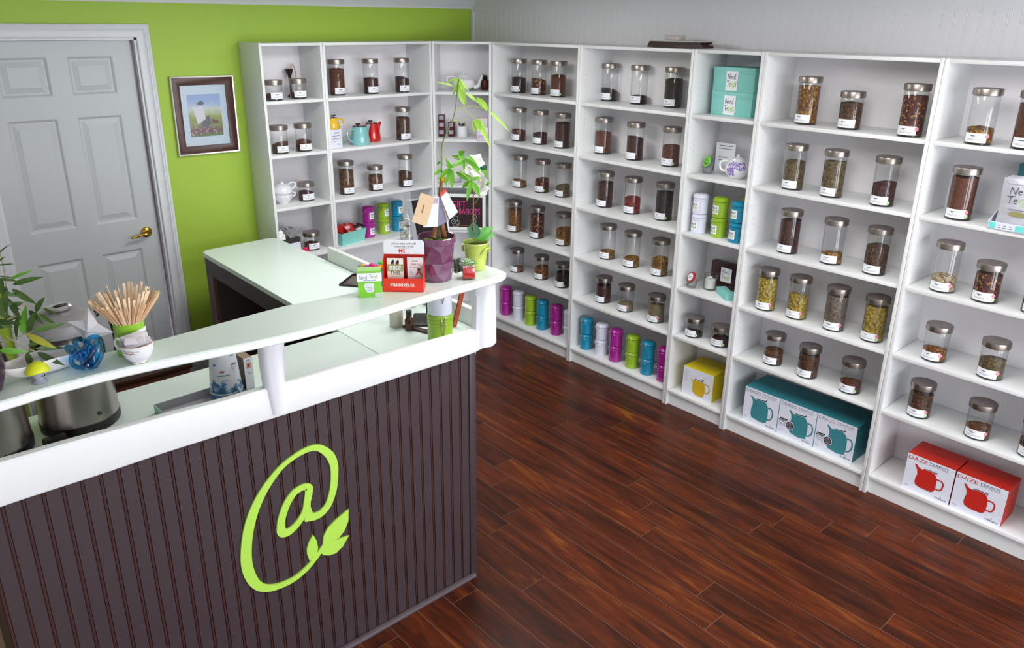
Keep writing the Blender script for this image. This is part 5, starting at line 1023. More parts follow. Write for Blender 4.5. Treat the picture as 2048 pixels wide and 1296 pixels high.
# ------------------------------------------------------------------ hot water urns
URN = mat('urn_steel', 'B8B0AB', .28, metal=.95, noise=.08, nscale=200, stretch=(1, 1, .02)); URNL = mat('urn_grey_lid', '8D8A8C', .35)
def urn(lab, x, y, rz):
    t = thing('water_urn', lab, 'urn', (x, y, .9), rz, 'steel hot water urns')
    bm = B(); lathe(bm, [(.112, 0), (.118, .004), (.119, .030), (.117, .033)], 48, cap1=True); build('base', bm, BLACK, t)
    bm = B(); lathe(bm, [(.1175, .0335), (.117, .036), (.112, .15), (.102, .280), (.101, .283)], 56, cap0=False, cap1=True); build('steel_body', bm, URN, t)
    bm = B(); lathe(bm, [(.0995, .2835), (.096, .29), (.094, .32), (.096, .322)], 48, cap1=True); build('shaded_opening', bm, mat('urn_opening_shade', '2A1A1C', .2), t)  # dark band colours in the shaded opening between body and lid
    bm = B(); lathe(bm, [(.098, .3225), (.100, .335), (.094, .36), (.070, .378), (.03, .386), (.0001, .387)], 48, cap1=False); build('lid', bm, URNL, t)
    bm = B(); lathe(bm, [(.020, .385), (.038, .392), (.040, .399), (.034, .405), (.0001, .407)], 28, cap1=False, sy=.7); build('lid_knob', bm, CHROME, t)
    bm = B(); lathe(bm, [(.022, .4075), (.020, .4095), (.0001, .4095)], 20, sy=.35, cy=-.014); build('steam_vent', bm, BLACK, t)
    bm = B(); tube(bm, smoothpts([(.085, 0, .335), (.125, 0, .355), (.150, 0, .30), (.152, 0, .22), (.140, 0, .14), (.112, 0, .12)], 6), .011, 10); build('handle', bm, BLACK, t)
    bm = B(); lathe(bm, [(.007, 0), (.007, .003), (.005, .004), (.0001, .004)], 18); bmesh.ops.rotate(bm, verts=bm.verts, cent=(0, 0, 0), matrix=Matrix.Rotation(pi/2, 3, 'X')); build('round_badge', bm, mat('badge_grey', '55504E', .3, metal=.6), t, (.018, -.1145, .062))
    return t
u1 = urn('right-hand brushed steel urn on the worktop, partly behind the bar top', -3.000, -1.462, .15)
u2 = urn('left-hand brushed steel urn cut off by the left picture edge', -3.262, -1.500, 2.2)
t = thing('power_socket', 'black appliance socket and cable between the two steel urns', 'cable', (-3.10, -1.60, .90)); bm = B(); box(bm, -.035, .03, -.012, .025, 0, .035, bev=.005); build('socket', bm, BLACK, t)
bm = B(); tube(bm, smoothpts([(-.03, 0, .015), (-.07, -.01, .01), (-.11, -.05, .006), (-.17, -.09, .006), (-.24, -.12, .006)], 6), .004, 8); build('cable', bm, BLACK, t)
# ------------------------------------------------------------------ things on the worktop
t = thing('milk_can', 'white tapered tin printed with blue patterns under the bar', 'tin', (-2.562, -1.585, .90), .1)
bm = B(); lathe(bm, [(.053, 0), (.0555, .003), (.0555, .020), (.0565, .022), (.0565, .025), (.0545, .027), (.047, .12), (.043, .165), (.044, .168), (.041, .172), (.0001, .172)], 40, mi=[1, 1, 1, 2, 2, 0, 0, 0, 0, 0], cap1=False)
def printed():
    m = bpy.data.materials.new('printed_blue_tin'); m.use_nodes = True; nt = m.node_tree; b = nt.nodes['Principled BSDF']; N = nt.nodes.new; Lk = nt.links.new
    tc = N('ShaderNodeTexCoord'); nz = N('ShaderNodeTexNoise'); nz.inputs['Scale'].default_value = 42; nz.inputs['Detail'].default_value = 3; Lk(tc.outputs['Object'], nz.inputs[0])
    sp = N('ShaderNodeSeparateXYZ'); Lk(tc.outputs['Object'], sp.inputs[0]); mr = N('ShaderNodeMapRange'); mr.inputs[1].default_value = .02; mr.inputs[2].default_value = .09; mr.inputs[3].default_value = .16; mr.inputs[4].default_value = -.12; Lk(sp.outputs[2], mr.inputs[0])
    ad = N('ShaderNodeMath'); Lk(nz.outputs['Fac'], ad.inputs[0]); Lk(mr.outputs[0], ad.inputs[1])
    cr = N('ShaderNodeValToRGB'); e = cr.color_ramp.elements; e.new(.5); e[0].position = .52; e[0].color = lin('E2E2EC'); e[1].position = .56; e[1].color = lin('7FA6D6'); e[2].position = .66; e[2].color = lin('3C6B8C')
    Lk(ad.outputs[0], cr.inputs[0]); Lk(cr.outputs[0], b.inputs['Base Color']); b.inputs['Roughness'].default_value = .3; return m
build('can_body', bm, [printed(), mat('can_blue_base', '5C88B4', .3, noise=.5, nscale=40), mat('can_rim', 'D5D8DE', .3)], t)
bm = B(); r = random.Random(2)
def onc(bm, a0, a1, z, th, mi):
    n = 6; rr = .0475+(.12-z)*.075+.0009
    P = [(bm.verts.new((rr*sin(a0+(a1-a0)*i/n), -rr*cos(a0+(a1-a0)*i/n), z-th/2)), bm.verts.new(((rr-.0003)*sin(a0+(a1-a0)*i/n), -(rr-.0003)*cos(a0+(a1-a0)*i/n), z+th/2))) for i in range(n+1)]
    for p, q in zip(P, P[1:]): f = bm.faces.new((p[0], q[0], q[1], p[1])); f.material_index = mi
for a0, a1, z, th, mi in [(.1, .55, .128, .005, 0), (-.75, -.45, .108, .006, 1), (-.8, -.3, .094, .003, 0), (-.3, -.1, .094, .002, 0), (-.7, -.25, .075, .002, 0), (.05, .2, .118, .003, 2), (.25, .4, .118, .003, 2), (.1, .3, .110, .003, 2), (.4, .5, .112, .003, 2), (.05, .15, .100, .002, 2), (.3, .45, .098, .002, 2)]: onc(bm, a0, a1, z, th, mi)
build('can_print', bm, [mat('navy_print', '4A4C66', .5), mat('brick_print', 'A5564A', .5), mat('soft_grey_print', 'A9ACB8', .5)], t, smooth=False)
t = thing('tea_carton', 'small white and plum carton standing right of the printed tin', 'box', (-2.497, -1.600, .90), .05)
bm = B(); box(bm, 0, .033, 0, .08, 0, .122, 0, bev=.0006)
for f in bm.faces:
    f.normal_update()
    if f.normal.x < -.9: f.material_index = 1
    if f.normal.z > .9: f.material_index = 2
build('carton', bm, [PAPER, mat('plum_card', '5A3040', .5), mat('kraft_card', '8E7C66', .6)], t, smooth=False)
bm = B(); flat(bm, [(.009, .082), (.025, .082), (.025, .104), (.009, .104)], 0, -.0008); ribbon(bm, [(.010, .112), (.022, .113)], .004, 2, -.0008); ribbon(bm, [(.010, .070), (.024, .056)], .004, 1, -.0008); flat(bm, [(.013, .087), (.019, .087), (.019, .098), (.013, .098)], 3, -.0011); build('carton_print', bm, [mat('salmon_print', 'D69A8C', .5), mat('sand_print', 'CDB9A2', .5), INK, REDP], t, smooth=False)
t = thing('paper_tray', 'open grey and mint paper tray lying on the worktop left of the printed tin', 'tray', (-2.795, -1.72, .90), .03)
bm = B(); box(bm, 0, .26, 0, .16, 0, .003, 0); box(bm, 0, .003, 0, .16, 0, .03, 1); box(bm, .257, .26, 0, .16, 0, .03, 1); box(bm, 0, .26, .157, .16, 0, .03, 0); box(bm, 0, .26, 0, .003, 0, .03, 1); build('tray_body', bm, [mat('tray_grey', 'A9A6AE', .5), mat('tray_mint', '8FC7B4', .5)], t, smooth=False)
# white-over-green tin pair by the right post
for k in range(2):
    t = thing('storage_tin', ['lime green clamp tin under a white tin beside the right post', 'white clamp tin stacked on a lime green tin by the right post'][k], 'tin', (-1.722, -1.712, .90+k*.140), -.4, 'large tins by the right post')
    m = TC['g' if k == 0 else 'w'][0]; R = .051 if k == 0 else .0495; H = .1395
    bm = B(); lathe(bm, [(R-.002, 0), (R, .002), (R, H-.042), (R+.002, H-.040), (R+.002, H-.034), (R, H-.032), (R, H-.028), (R+.002, H-.026), (R+.002, H-.02), (R, H-.018)], 36, cap1=True); build('body', bm, m, t)
    bm = B(); lathe(bm, [(R+.001, H-.017), (R+.002, H-.015), (R+.001, H-.004), (R-.002, H), (.0001, H)], 36, cap1=False); build('lid', bm, m, t)
    bm = B()
    def cc(rr, a, z): return (rr*sin(a), -rr*cos(a), z)
    for s in (-.13, .13): tube(bm, smoothpts([cc(R+.002, s, H-.006), cc(R+.007, s*.8, H-.02), cc(R+.006, s, H-.045), cc(R+.003, 0, H-.085)], 5), .0014, 6)
    tube(bm, [cc(R+.004, -.2, H-.018), cc(R+.006, 0, H-.018), cc(R+.004, .2, H-.018)], .0018, 6)
    tube(bm, [cc(R+.004, -.2, H-.036), cc(R+.006, 0, H-.036), cc(R+.004, .2, H-.036)], .0018, 6)
    build('clasp', bm, mat('brassy_wire', 'A9A27E', .25, metal=.9), t)
t = thing('bottle', 'brown glass bottle with black cap behind the large tins', 'bottle', (-1.730, -1.500, .90)); bm = B(); lathe(bm, [(.017, 0), (.019, .003), (.019, .045), (.012, .058), (.011, .066)], 20); build('bottle_body', bm, mat('amber_glass', '4A2410', .15), t)
bm = B(); lathe(bm, [(.013, .0665), (.013, .088), (.0001, .089)], 18, cap1=False); build('cap', bm, BLACK, t)
t = thing('canister', 'pale cream canister standing behind the brown bottle', 'tin', (-1.745, -1.425, .90)); bm = B(); lathe(bm, [(.028, 0), (.030, .003), (.030, .10), (.028, .103), (.0001, .103)], 24, cap1=False); build('canister_body', bm, mat('cream_tin', 'CFC9BC', .4), t)
bm = B(); box(bm, -.012, .012, -.10, .10, 0, .012, bev=.003); o = build('phone', bm, mat('dark_wood_tray', '3A211C', .4), None, (-1.70, -1.555, .90)); o.name = 'pen_tray'; o.rotation_euler = (0, 0, radians(18)); tag(o, 'slim dark wooden tray lying on the desk beside the large tins', 'tray')
bm = B(); box(bm, -.012, .012, -.004, .004, 0, .205, bev=.001); o = build('wooden_strut', bm, mat('red_brown_wood', '8C3B14', .35, noise=.2, nscale=30, stretch=(1, 1, .1)), None, (-1.566, -1.60, .9015)); o.rotation_euler = (0, radians(19), .1); tag(o, 'reddish brown wooden strut leaning behind the right log post', 'strut')
# ------------------------------------------------------------------ items on the desk toward the wall
t = thing('mirror_tray', 'black rimmed tray with dark glass on the desk behind the green carton', 'tray', (-1.67, -.80, .90), radians(-53))
bm = B(); box(bm, 0, .006, 0, .176, 0, .010); box(bm, .20, .206, 0, .176, 0, .010); box(bm, 0, .206, -.0, .006, 0, .010); box(bm, 0, .206, .170, .176, 0, .010); build('black_rim', bm, BLACK, t, smooth=False)
bm = B(); box(bm, .005, .20, .005, .17, .0, .004); build('tray_glass', bm, mat('smoked_glass', '4A3A36', .08, coat=.5), t)
t = thing('treat_box', 'teal open box of colourful wrapped treats on the desk', 'box', (-1.640, -1.07, .90), .1)
bm = B(); box(bm, 0, .13, 0, .10, 0, .12); build('box_body', bm, mat('deep_teal_card', '2C8C9A', .5), t, smooth=False)
r = random.Random(5)
for k, c in enumerate(['E8701C', 'D8267A', 'E8701C', '5DB52E', '7A3FA8', 'D8267A', '2B9CC4', '5DB52E', 'E2A32A']):
    bm = B(); lathe(bm, [(.0001, -.016), (.010, -.012), (.016, 0), (.011, .011), (.0001, .015)], 12, cap0=False, cap1=False)
    o = build('wrapped_treat', bm, mat('treat_%s' % c, c, .2, coat=.5), None, (-1.628+.026*(k % 4), -1.035+.028*(k//4), .90+.136+.006*(k % 2)))
    nm = {'E8701C': 'orange', 'D8267A': 'pink', '5DB52E': 'green', '7A3FA8': 'purple', '2B9CC4': 'blue', 'E2A32A': 'amber'}[c]
    tag(o, 'shiny %s wrapped treat heaped in the teal desk box' % nm, 'sweet', '%s treats in the teal box' % nm)
t = thing('plastic_cup', 'clear pale blue plastic cup just behind the green carton', 'cup', (-1.600, -.935, .90)); bm = B(); lathe(bm, [(.022, 0), (.031, .12), (.033, .122), (.030, .122), (.021, .004)], 24); build('cup_body', bm, glassmat('blue_plastic', (.78, .9, .93), ior=1.35, rough=.08), t)
# Galileo thermometer
t = thing('galileo_thermometer', 'tall glass thermometer tube with floating bulbs behind the red leaflet box', 'thermometer', (-1.565, -1.262, .90))
k_ = 1.0
bm = B(); lathe(bm, [(.030, 0), (.034, .004), (.033, .02), (.031, .03), (.031, .40), (.028, .415), (.018, .432), (.010, .452), (.005, .478), (.003, .50), (.005, .510), (.004, .518), (.0001, .521)], 28, cap1=False); build('glass_tube', bm, glassmat('crystal_tube', (.90, .93, .92), ior=1.5), t)
for z, c, dx in [(.408, 'E4E2DC', .002), (.388, '5A1F14', .006), (.370, 'DAD8D0', -.006), (.350, 'B07A2A', -.004), (.330, 'E0DED6', .006), (.305, '8A4A20', .003), (.24, '7E7A74', 0), (.17, 'A8752A', .004)]:
    bm = B(); lathe(bm, [(.0001, -.010), (.010, -.007), (.0150, 0), (.010, .006), (.0001, .009)], 16, cap0=False, cap1=False, cx=dx, mi=[0, 0, 1, 1]); build('float_bulb', bm, [mat('bulb_%s' % c, c, .15, coat=.6), mat('bulb_top', 'D8D6D0', .15, coat=.6)], t, (0, 0, z))
bm = B(); lathe(bm, [(.0285, .4135), (.0280, .4190)], 20, cap0=False, cap1=False); build('silver_band', bm, mat('silver_foil_band', 'BEBDB8', .25, metal=.8, noise=.3, nscale=80), t)
# till screen
t = thing('till_screen', 'black till screen with silver edge behind the hanging name tags', 'screen', (-1.60, -1.475, .90), radians(140))
bm = B(); box(bm, -.08, .08, -.07, .07, 0, .012, bev=.004); build('stand_foot', bm, BLACK, t)
bm = B(); prism(bm, [(-.02, .0125), (.02, .0125), (.015, .40), (-.015, .40)], -.045, -.025, fn=lambda u, v, h: (u, h, v)); build('stand_neck', bm, BLACK, t)
RT = Euler((radians(14), radians(9), 0))
bm = B(); box(bm, -.085, .072, -.012, .012, -.115, .105, bev=.004); o = build('silver_case', bm, mat('silver_case', 'C9CBD2', .35, metal=.4), t, (0, .0, .445)); o.rotation_euler = RT
bm = B(); box(bm, -.080, .052, .0122, .0135, -.110, .100); o = build('screen_face', bm, BLACK, t, (0, 0, .445)); o.rotation_euler = RT
# ------------------------------------------------------------------ on the bar top: cartons
ZB = 1.3062
t = thing('green_carton', 'lime green carton with handwritten label beside the red leaflet box', 'box', (-2.256, -2.004, ZB), radians(-32))
GC = mat('lime_carton', '7CCB2E', .45); w, d, h = .074, .052, .088
bm = B(); box(bm, 0, w, 0, d, 0, h*.60, bev=.0006); 
v0 = [(0, 0), (w, 0), (w, d), (0, d)]
a = [bm.verts.new((x, y, h*.60)) for x, y in v0]; b = [bm.verts.new((x, y-.002, h*.97)) for x, y in v0]; c_ = [bm.verts.new((x, y+(.004 if y == 0 else -.004), h)) for x, y in v0]
for p, q in ((a, b), (b, c_)):
    for i in range(4): bm.faces.new((p[i], p[(i+1) % 4], q[(i+1) % 4], q[i]))
bm.faces.new(c_); bmesh.ops.recalc_face_normals(bm, faces=bm.faces); build('carton_body', bm, GC, t, smooth=False)
bm = B(); prism(bm, [(-.002, .055), (w+.002, .055), (w+.002, .083), (-.002, .083)], -.0045, -.0030, fn=lambda u, v, h_: (u, h_, v)); build('label_flap', bm, PAPER, t, smooth=False)
bm = B(); shopname(bm, .004, .060, .062, .021, -.0052, 0, 1, .016, oneline=True); ribbon(bm, [(.018, .0585), (.058, .0585)], .0014, 0, -.0052); build('flap_lettering', bm, [mat('blue_grey_ink', '5E6884', .7), LIMEV], t, smooth=False)
bm = B(); prism(bm, [(.022, .048), (.017, .040), (.021, .036), (.021, .030), (.024, .022), (.030, .017), (.045, .017), (.050, .022), (.050, .048)], -.0016, -.0004, fn=lambda u, v, h_: (u, h_, v)); prism(bm, [(.052, .002), (.073, .002), (.073, .013), (.052, .013)], -.0016, -.0004, fn=lambda u, v, h_: (u, h_, v)); build('tea_window', bm, mat('white_sticker', 'D9DCDD', .5), t, smooth=False)
bm = B(); 
for k in range(3): ribbon(bm, [(.028, .034-.005*k), (.044, .034-.005*k)], .0012, 0, -.0020)
ribbon(bm, [(.055, .008), (.070, .008)], .002, 0, -.0020); build('window_print', bm, INK, t, smooth=False)
# red leaflet holder
t = thing('leaflet_box', 'red and white charity leaflet holder reading mssociety.ca', 'leaflet holder', (-2.165, -2.003, ZB), radians(-42.5))
w, d, h = .134, .055, .162; RD = mat('leaflet_red', 'E5301F', .4); RDD = mat('leaflet_red_inside', 'C41E12', .5)
bm = B()
box(bm, 0, w, 0, .0015, 0, .046); box(bm, 0, w, 0, d, 0, .0015)
for xx in (0, w-.0015): prism(bm, [(0, 0), (d, 0), (d, .115), (d*.55, .100), (0, .046)], xx, xx+.0015, fn=lambda u, v, h_: (h_, u, v))
build('holder_body', bm, RD, t, smooth=False)
bm = B(); box(bm, 0, w, d-.002, d, 0, .115); build('holder_back', bm, RDD, t, smooth=False)
cor = [(0, .1145), (w, .1145), (w, h-.010), (w-.003, h-.003), (w-.010, h), (.010, h), (.003, h-.003), (0, h-.010)]
bm = B(); prism(bm, cor, d-.0035, d-.0005, fn=lambda u, v, h_: (u, h_, v)); build('header_card', bm, PAPER, t, smooth=False)
bm = B(); y = d-.0041
text(bm, 'Join us today and build', .027, .1475, .080, .0068, 0, y); text(bm, 'a future free of MS!', .034, .1375, .066, .0062, 0, y); text(bm, 'MS', .050, .120, .021, .0125, 1, y, bold=.012)
for a, b in (((.049, .118), (.085, .118)), ((.049, .135), (.085, .135)), ((.085, .118), (.085, .135))): ribbon(bm, [a, b], .0006, 0, y)
build('header_lettering', bm, [mat('header_grey', '5B5560', .6), RD], t, smooth=False)
bm = B(); text(bm, 'mssociety.ca', .027, .020, .078, .0125, 0, -.0006, bold=.008); build('front_lettering', bm, PAPER, t, smooth=False)
for k in range(2):
    x0 = .013 if k == 0 else .080
    o = bpy.data.objects.new('leaflet', None); COL.objects.link(o); M = Matrix.Translation(t.location) @ Matrix.Rotation(radians(-42.5), 4, 'Z') @ Matrix.Translation((x0, .030 if k == 0 else .027, .0018)); o.matrix_world = M
    tag(o, ['white leaflet reading BIKE THIS in the red holder', 'pale pink leaflet reading Step up in the red holder'][k], 'leaflet', 'leaflets in the red holder')
    ww = .053 if k == 0 else .052
    bm = B(); box(bm, 0, ww, 0, .004, 0, .104 if k == 0 else .108); build('leaflet_stack', bm, mat('cream_leaflet', 'EFE9E2', .5) if k == 0 else mat('pink_leaflet', 'E6D8DC', .5), o, smooth=False)
    bm = B(); y = -.0005
    if k == 0:
        flat(bm, [(0, .060), (ww, .060), (ww, .084), (0, .084)], 3, y+.0001)
        text(bm, 'BIKE', .008, .064, .038, .015, 0, y, bold=.012); text(bm, 'THIS.', .010, .048, .036, .012, 1, y, bold=.008)
        for dx in (.012, .028):
            flat(bm, [(dx, .086), (dx+.006, .082), (dx+.012, .090), (dx+.011, .098), (dx+.008, .100), (dx+.002, .092)], 1, y); flat(bm, [(dx+.003, .085), (dx+.010, .083), (dx+.012, .089)], 2, y-.0002)
    else:
        text(bm, 'Step up', .012, .083, .032, .008, 2, y); text(bm, 'to end MS', .007, .073, .042, .008, 2, y)
        ribbon(bm, [(.015, .097), (.035, .097)], .0025, 1, y)
        for q in range(4): ribbon(bm, [(.006, .066-.005*q), (.020, .066-.005*q)], .0012, 4, y)
        flat(bm, [(.026, .048), (.034, .062), (.031, .072), (.038, .068), (.046, .072), (.042, .062), (.050, .048), (.042, .050), (.038, .058), (.033, .050)], 2, y-.0002); flat(bm, [(.034, .064), (.042, .064), (.041, .074), (.035, .074)], 1, y-.0003)
    build('leaflet_print', bm, [PAPER, mat('print_black', '2A2024', .5), mat('print_red', 'B03A30', .5), mat('print_moss', '9CA06E', .6), INK], o, smooth=False)
# ------------------------------------------------------------------ potted money tree
def realleaf(parent, a, b, w, m, org, droop=.05, fold=.3, n=8, up=(0, 0, 1)):
    bm = B(); A = Vector(a)-Vector(org); Bv = Vector(b)-Vector(org); simpleleaf(bm, A, Bv, w, up, fold, 0, 0, n)
    return build('leaf', bm, m, parent)
def leafmat(name, c, c2, tr=.25):
    m = bpy.data.materials.new(name); m.use_nodes = True; nt = m.node_tree; b = nt.nodes['Principled BSDF']; N = nt.nodes.new; Lk = nt.links.new
    tc = N('ShaderNodeTexCoord'); nz = N('ShaderNodeTexNoise'); nz.inputs['Scale'].default_value = 25; Lk(tc.outputs['Object'], nz.inputs[0]); mx = N('ShaderNodeMix'); mx.data_type = 'RGBA'; mx.inputs[6].default_value = lin(c); mx.inputs[7].default_value = lin(c2); Lk(nz.outputs['Fac'], mx.inputs[0]); Lk(mx.outputs[2], b.inputs['Base Color']); b.inputs['Roughness'].default_value = .38
    t = N('ShaderNodeBsdfTranslucent'); Lk(mx.outputs[2], t.inputs[0]); ms = N('ShaderNodeMixShader'); ms.inputs[0].default_value = tr; o = nt.nodes['Material Output']; Lk(b.outputs[0], ms.inputs[1]); Lk(t.outputs[0], ms.inputs[2]); Lk(ms.outputs[0], o.inputs[0]); return m
LF1 = leafmat('bright_young_leaf', '9DD045', 'B9E36A', .35); LF2 = leafmat('fresh_green_leaf', '5FA82C', '86C848', .3); LF3 = leafmat('orchid_leaf', '3F8A22', '4FA332', .15); LF3b = leafmat('orchid_dark_leaf', '3C6B50', '4B7F62', .1)
STEM = mat('green_stem', '6B7A3A', .5, noise=.25, nscale=40); TWIG = mat('twig_brown', '7A5A38', .6, noise=.2, nscale=60)
mo = (-1.946, -2.008, ZB)
t = thing('money_tree', 'braided money tree in a large faceted purple pot', 'potted plant', mo)
bm = B(); r = random.Random(16); seg = 9; RG = []
for k, (rr, z) in enumerate([(.0450, 0), (.0490, .004), (.0520, .034), (.0555, .068), (.0585, .100), (.0620, .133)]):
    j = .0032 if 2 <= k <= 4 else 0
    RG.append([bm.verts.new(((rr*1.03+r.uniform(-j, j))*cos(2*pi*(i+(.5 if k % 2 else 0)+(r.uniform(-.22, .22) if j else 0))/seg), 0, z+(r.uniform(-.011, .011) if j else 0))) for i in range(seg)])
    for i, v in enumerate(RG[-1]): an = 2*pi*(i+(.5 if k % 2 else 0)+(r.uniform(-.2, .2) if j else 0))/seg; q = rr*1.03+r.uniform(-j, j); v.co.x = q*cos(an); v.co.y = q*sin(an)
for k, (a, b) in enumerate(zip(RG, RG[1:])):
    for i in range(seg):
        j = (i+1) % seg
        if k % 2 == 0: bm.faces.new((a[i], a[j], b[i])); bm.faces.new((a[j], b[j], b[i]))
        else: bm.faces.new((a[i], b[j], b[i])); bm.faces.new((a[i], a[j], b[j]))
bm.faces.new(RG[0][::-1]); o = build('faceted_pot', bm, mat('purple_glaze', '6C4060', .10, coat=1.0), t, smooth=False)
bm = B(); lathe(bm, [(.0620, .131), (.0650, .134), (.0655, .152), (.0635, .155), (.0600, .153), (.0585, .125), (.0560, .12)], 44, cap0=False, cap1=False); build('pot_rim', bm, mat('purple_glaze', '6C4060', .10, coat=1.0), t)
bm = B(); lathe(bm, [(.0565, .1235), (.0001, .1245)], 30, cap0=False, cap1=False); build('soil', bm, mat('potting_soil', '2E1E16', .9, bump=.8, nscale=60), t)
bm = B(); r = random.Random(9)
for k in range(110):
    a = r.uniform(0, 6.28); q = .053*math.sqrt(r.random()); s = r.uniform(.004, .008); z = .126+r.random()*.006
    if q < .02: continue
    vs = [bm.verts.new((q*cos(a)+s*cos(b_), q*sin(a)+s*sin(b_), z+r.uniform(-.002, .003))) for b_ in (0, 2.1, 4.2)]; vs.append(bm.verts.new((q*cos(a), q*sin(a), z+s)))
    for f in ((0, 1, 3), (1, 2, 3), (2, 0, 3)): bm.faces.new([vs[i] for i in f])
o = build('moss', bm, mat('bright_moss', '8FC83A', .8), t, smooth=False); o['kind'] = 'stuff'
def loc(P, org): return [tuple(Vector(p)-Vector(org)) for p in P]
TRK = mat('braided_bark', '7A4A2A', .6, noise=.3, nscale=40, stretch=(1, 1, .3), bump=.4)
for k, tr in enumerate(PL['mt_trunks']):
    P = smoothpts(loc(tr, mo), 6); n = len(P); bm = B(); tube(bm, P, [.0105*(1-.62*(i/(n-1))**.7) for i in range(n)], 10); build('braided_trunk', bm, TRK, t)
P = smoothpts(loc(PL['mt_stem'], mo), 6); n = len(P); bm = B(); tube(bm, P, [.0026-.0013*i/(n-1) for i in range(n)], 8); build('green_stem', bm, STEM, t)
bm = B(); tube(bm, [tuple(Vector(PL['mt_trunks'][0][0])-Vector(mo)+Vector((.012, -.004, -.01))), tuple(Vector(PL['mt_trunks'][0][1])-Vector(mo)+Vector((.008, -.004, .01)))], .0042, 8); build('green_stake', bm, mat('green_stake', '1E5A44', .5), t)
bm = B(); A = Vector(PL['mt_trunks'][0][4])-Vector(mo); lathe(bm, [(.0075, 0), (.009, .003), (.009, .016), (.0075, .019)], 16, cx=A.x+.003, cy=A.y); bmesh.ops.translate(bm, verts=bm.verts, vec=(0, 0, A.z)); build('gold_band', bm, mat('gold_band', 'D9A514', .2, metal=.6), t)
for P in PL['mt_pet']: bm = B(); tube(bm, smoothpts(loc(P, mo), 5), .0013, 6); build('leaf_stalk', bm, mat('yellow_green_stalk', 'A8C060', .5), t)
for i, (a, b, w) in enumerate(PL['mt_leaves']): realleaf(t, a, b, w*1.05, LF1 if i < 16 else LF2, mo, up=(-.5, -.6, .35))
# name tags hung on it
NT = [('tan wooden-look name card hanging over the purple pot', mat('tan_card', 'E8C9A4', .5)), ('plain white name card hanging in the middle over the purple pot', PAPER), ('slate grey name card with tan scissors hanging over the purple pot', mat('slate_card', '8A8AA4', .5)), ('white name card with red top edge, rightmost over the purple pot', PAPER)]
tn = Vector((-.6, -.8, 0)).normalized()
for k, ((lab, m), Q) in enumerate(zip(NT, PL['tags'])):
    c = sum((Vector(q) for q in Q), Vector())/4; off = (.012, .006, .000, .010)[k]; tn = (Vector((-3.4297, -4.0448, 2.14243))-c).normalized(); ctr = c+tn*(off+.055)
    o = bpy.data.objects.new('name_card', None); COL.objects.link(o); o.location = ctr; tag(o, lab, 'card', 'name cards on the money tree')
    bm = B(); q = [Vector(p)-c for p in Q]; A = [bm.verts.new(p) for p in q]; Bq = [bm.verts.new(p-tn*.0012) for p in q]
    f = bm.faces.new(A)
    bm.faces.new(Bq[::-1])
    for i in range(4): bm.faces.new((A[i], A[(i+1) % 4], Bq[(i+1) % 4], Bq[i]))
    bmesh.ops.recalc_face_normals(bm, faces=bm.faces); build('card', bm, m, o, smooth=False)
    def quad(pts, mt, nm, e=.0006):
        bm = B(); U = lambda s, v: (q[0]*(1-s)+q[1]*s)*(1-v)+(q[3]*(1-s)+q[2]*s)*v
        bm.faces.new([bm.verts.new(U(s, v)+tn*e) for s, v in pts]); build(nm, bm, mt, o, smooth=False)
    if k == 0: quad([(.42, .34), (.50, .34), (.50, .62), (.42, .62)], mat('tan_print', '9A7A68', .6), 'card_lettering')
    if k == 1: quad([(.05, .05), (.9, .05), (.9, .22), (.05, .22)], mat('lilac_print', 'B9AEC8', .6), 'card_header')
    if k == 2:
        quad([(.35, .05), (.45, .05), (.92, .98), (.80, .98)], mat('tan_scissor_print', 'DCC3A6', .5), 'scissor_print'); quad([(.30, .45), (.40, .45), (.42, .7), (.32, .7)], mat('pale_slate_print', 'B0A8C0', .5), 'card_lettering', .0008)
    if k == 3: quad([(0, 0), (0, 1), (.13, 1), (.13, 0)], mat('card_red', 'DE4A44', .5), 'red_edge') if False else quad([(0, 0), (0.0, 1.0), (.12, 1.0), (.12, 0)], mat('card_red', 'DE4A44', .5), 'red_edge')
# ------------------------------------------------------------------ orchid
oo = (-1.772, -2.006, ZB)
t = thing('orchid', 'white orchid in a yellow-green glazed pot with small ear handles', 'potted plant', oo)
YG = mat('yellow_green_glaze', 'B6C65C', .2, coat=.5)
bm = B(); lathe(bm, [(.030, 0), (.0325, .002), (.036, .03), (.040, .060), (.0405, .063), (.042, .064), (.0425, .078), (.0465, .098), (.0475, .100), (.0460, .102), (.0425, .099), (.038, .07), (.036, .065)], 44, cap1=False); build('pot', bm, YG, t)
bm = B(); lathe(bm, [(.0400, .086), (.0001, .088)], 24, cap0=False, cap1=False); build('bark_chips', bm, mat('bark_chips', '5A5A24', .9, noise=.4, nscale=90, bump=.8), t)
for s in (radians(-72), radians(108)):
    bm = B(); P = smoothpts([(.038, -.024, .066), (.047, -.016, .080), (.0505, 0, .084), (.047, .016, .080), (.038, .024, .066)], 5); M_ = Matrix.Rotation(s, 3, 'Z'); tube(bm, [M_ @ p for p in P], .0042, 8); build('ear_handle', bm, YG, t)
P = smoothpts(loc(PL['or_stem'], oo), 6); n = len(P); bm = B(); tube(bm, P, [.0028-.0014*i/(n-1) for i in range(n)], 8); build('flower_stem', bm, TWIG, t)
bm = B(); tube(bm, smoothpts(loc(PL['or_twig'], oo), 5), .0014, 6); build('side_twig', bm, STEM, t)
for i, (a, b, w) in enumerate(PL['or_leaves']): realleaf(t, a, b, w*.95, LF3 if i in (1, 2) else LF3b, oo, fold=.25, up=(-.55, -.75, .35))
WP = leafmat('white_petal', 'F2F2EE', 'FFFFFF', .2)
vd = Vector((-.52, -.72, .3)).normalized(); r = random.Random(3)
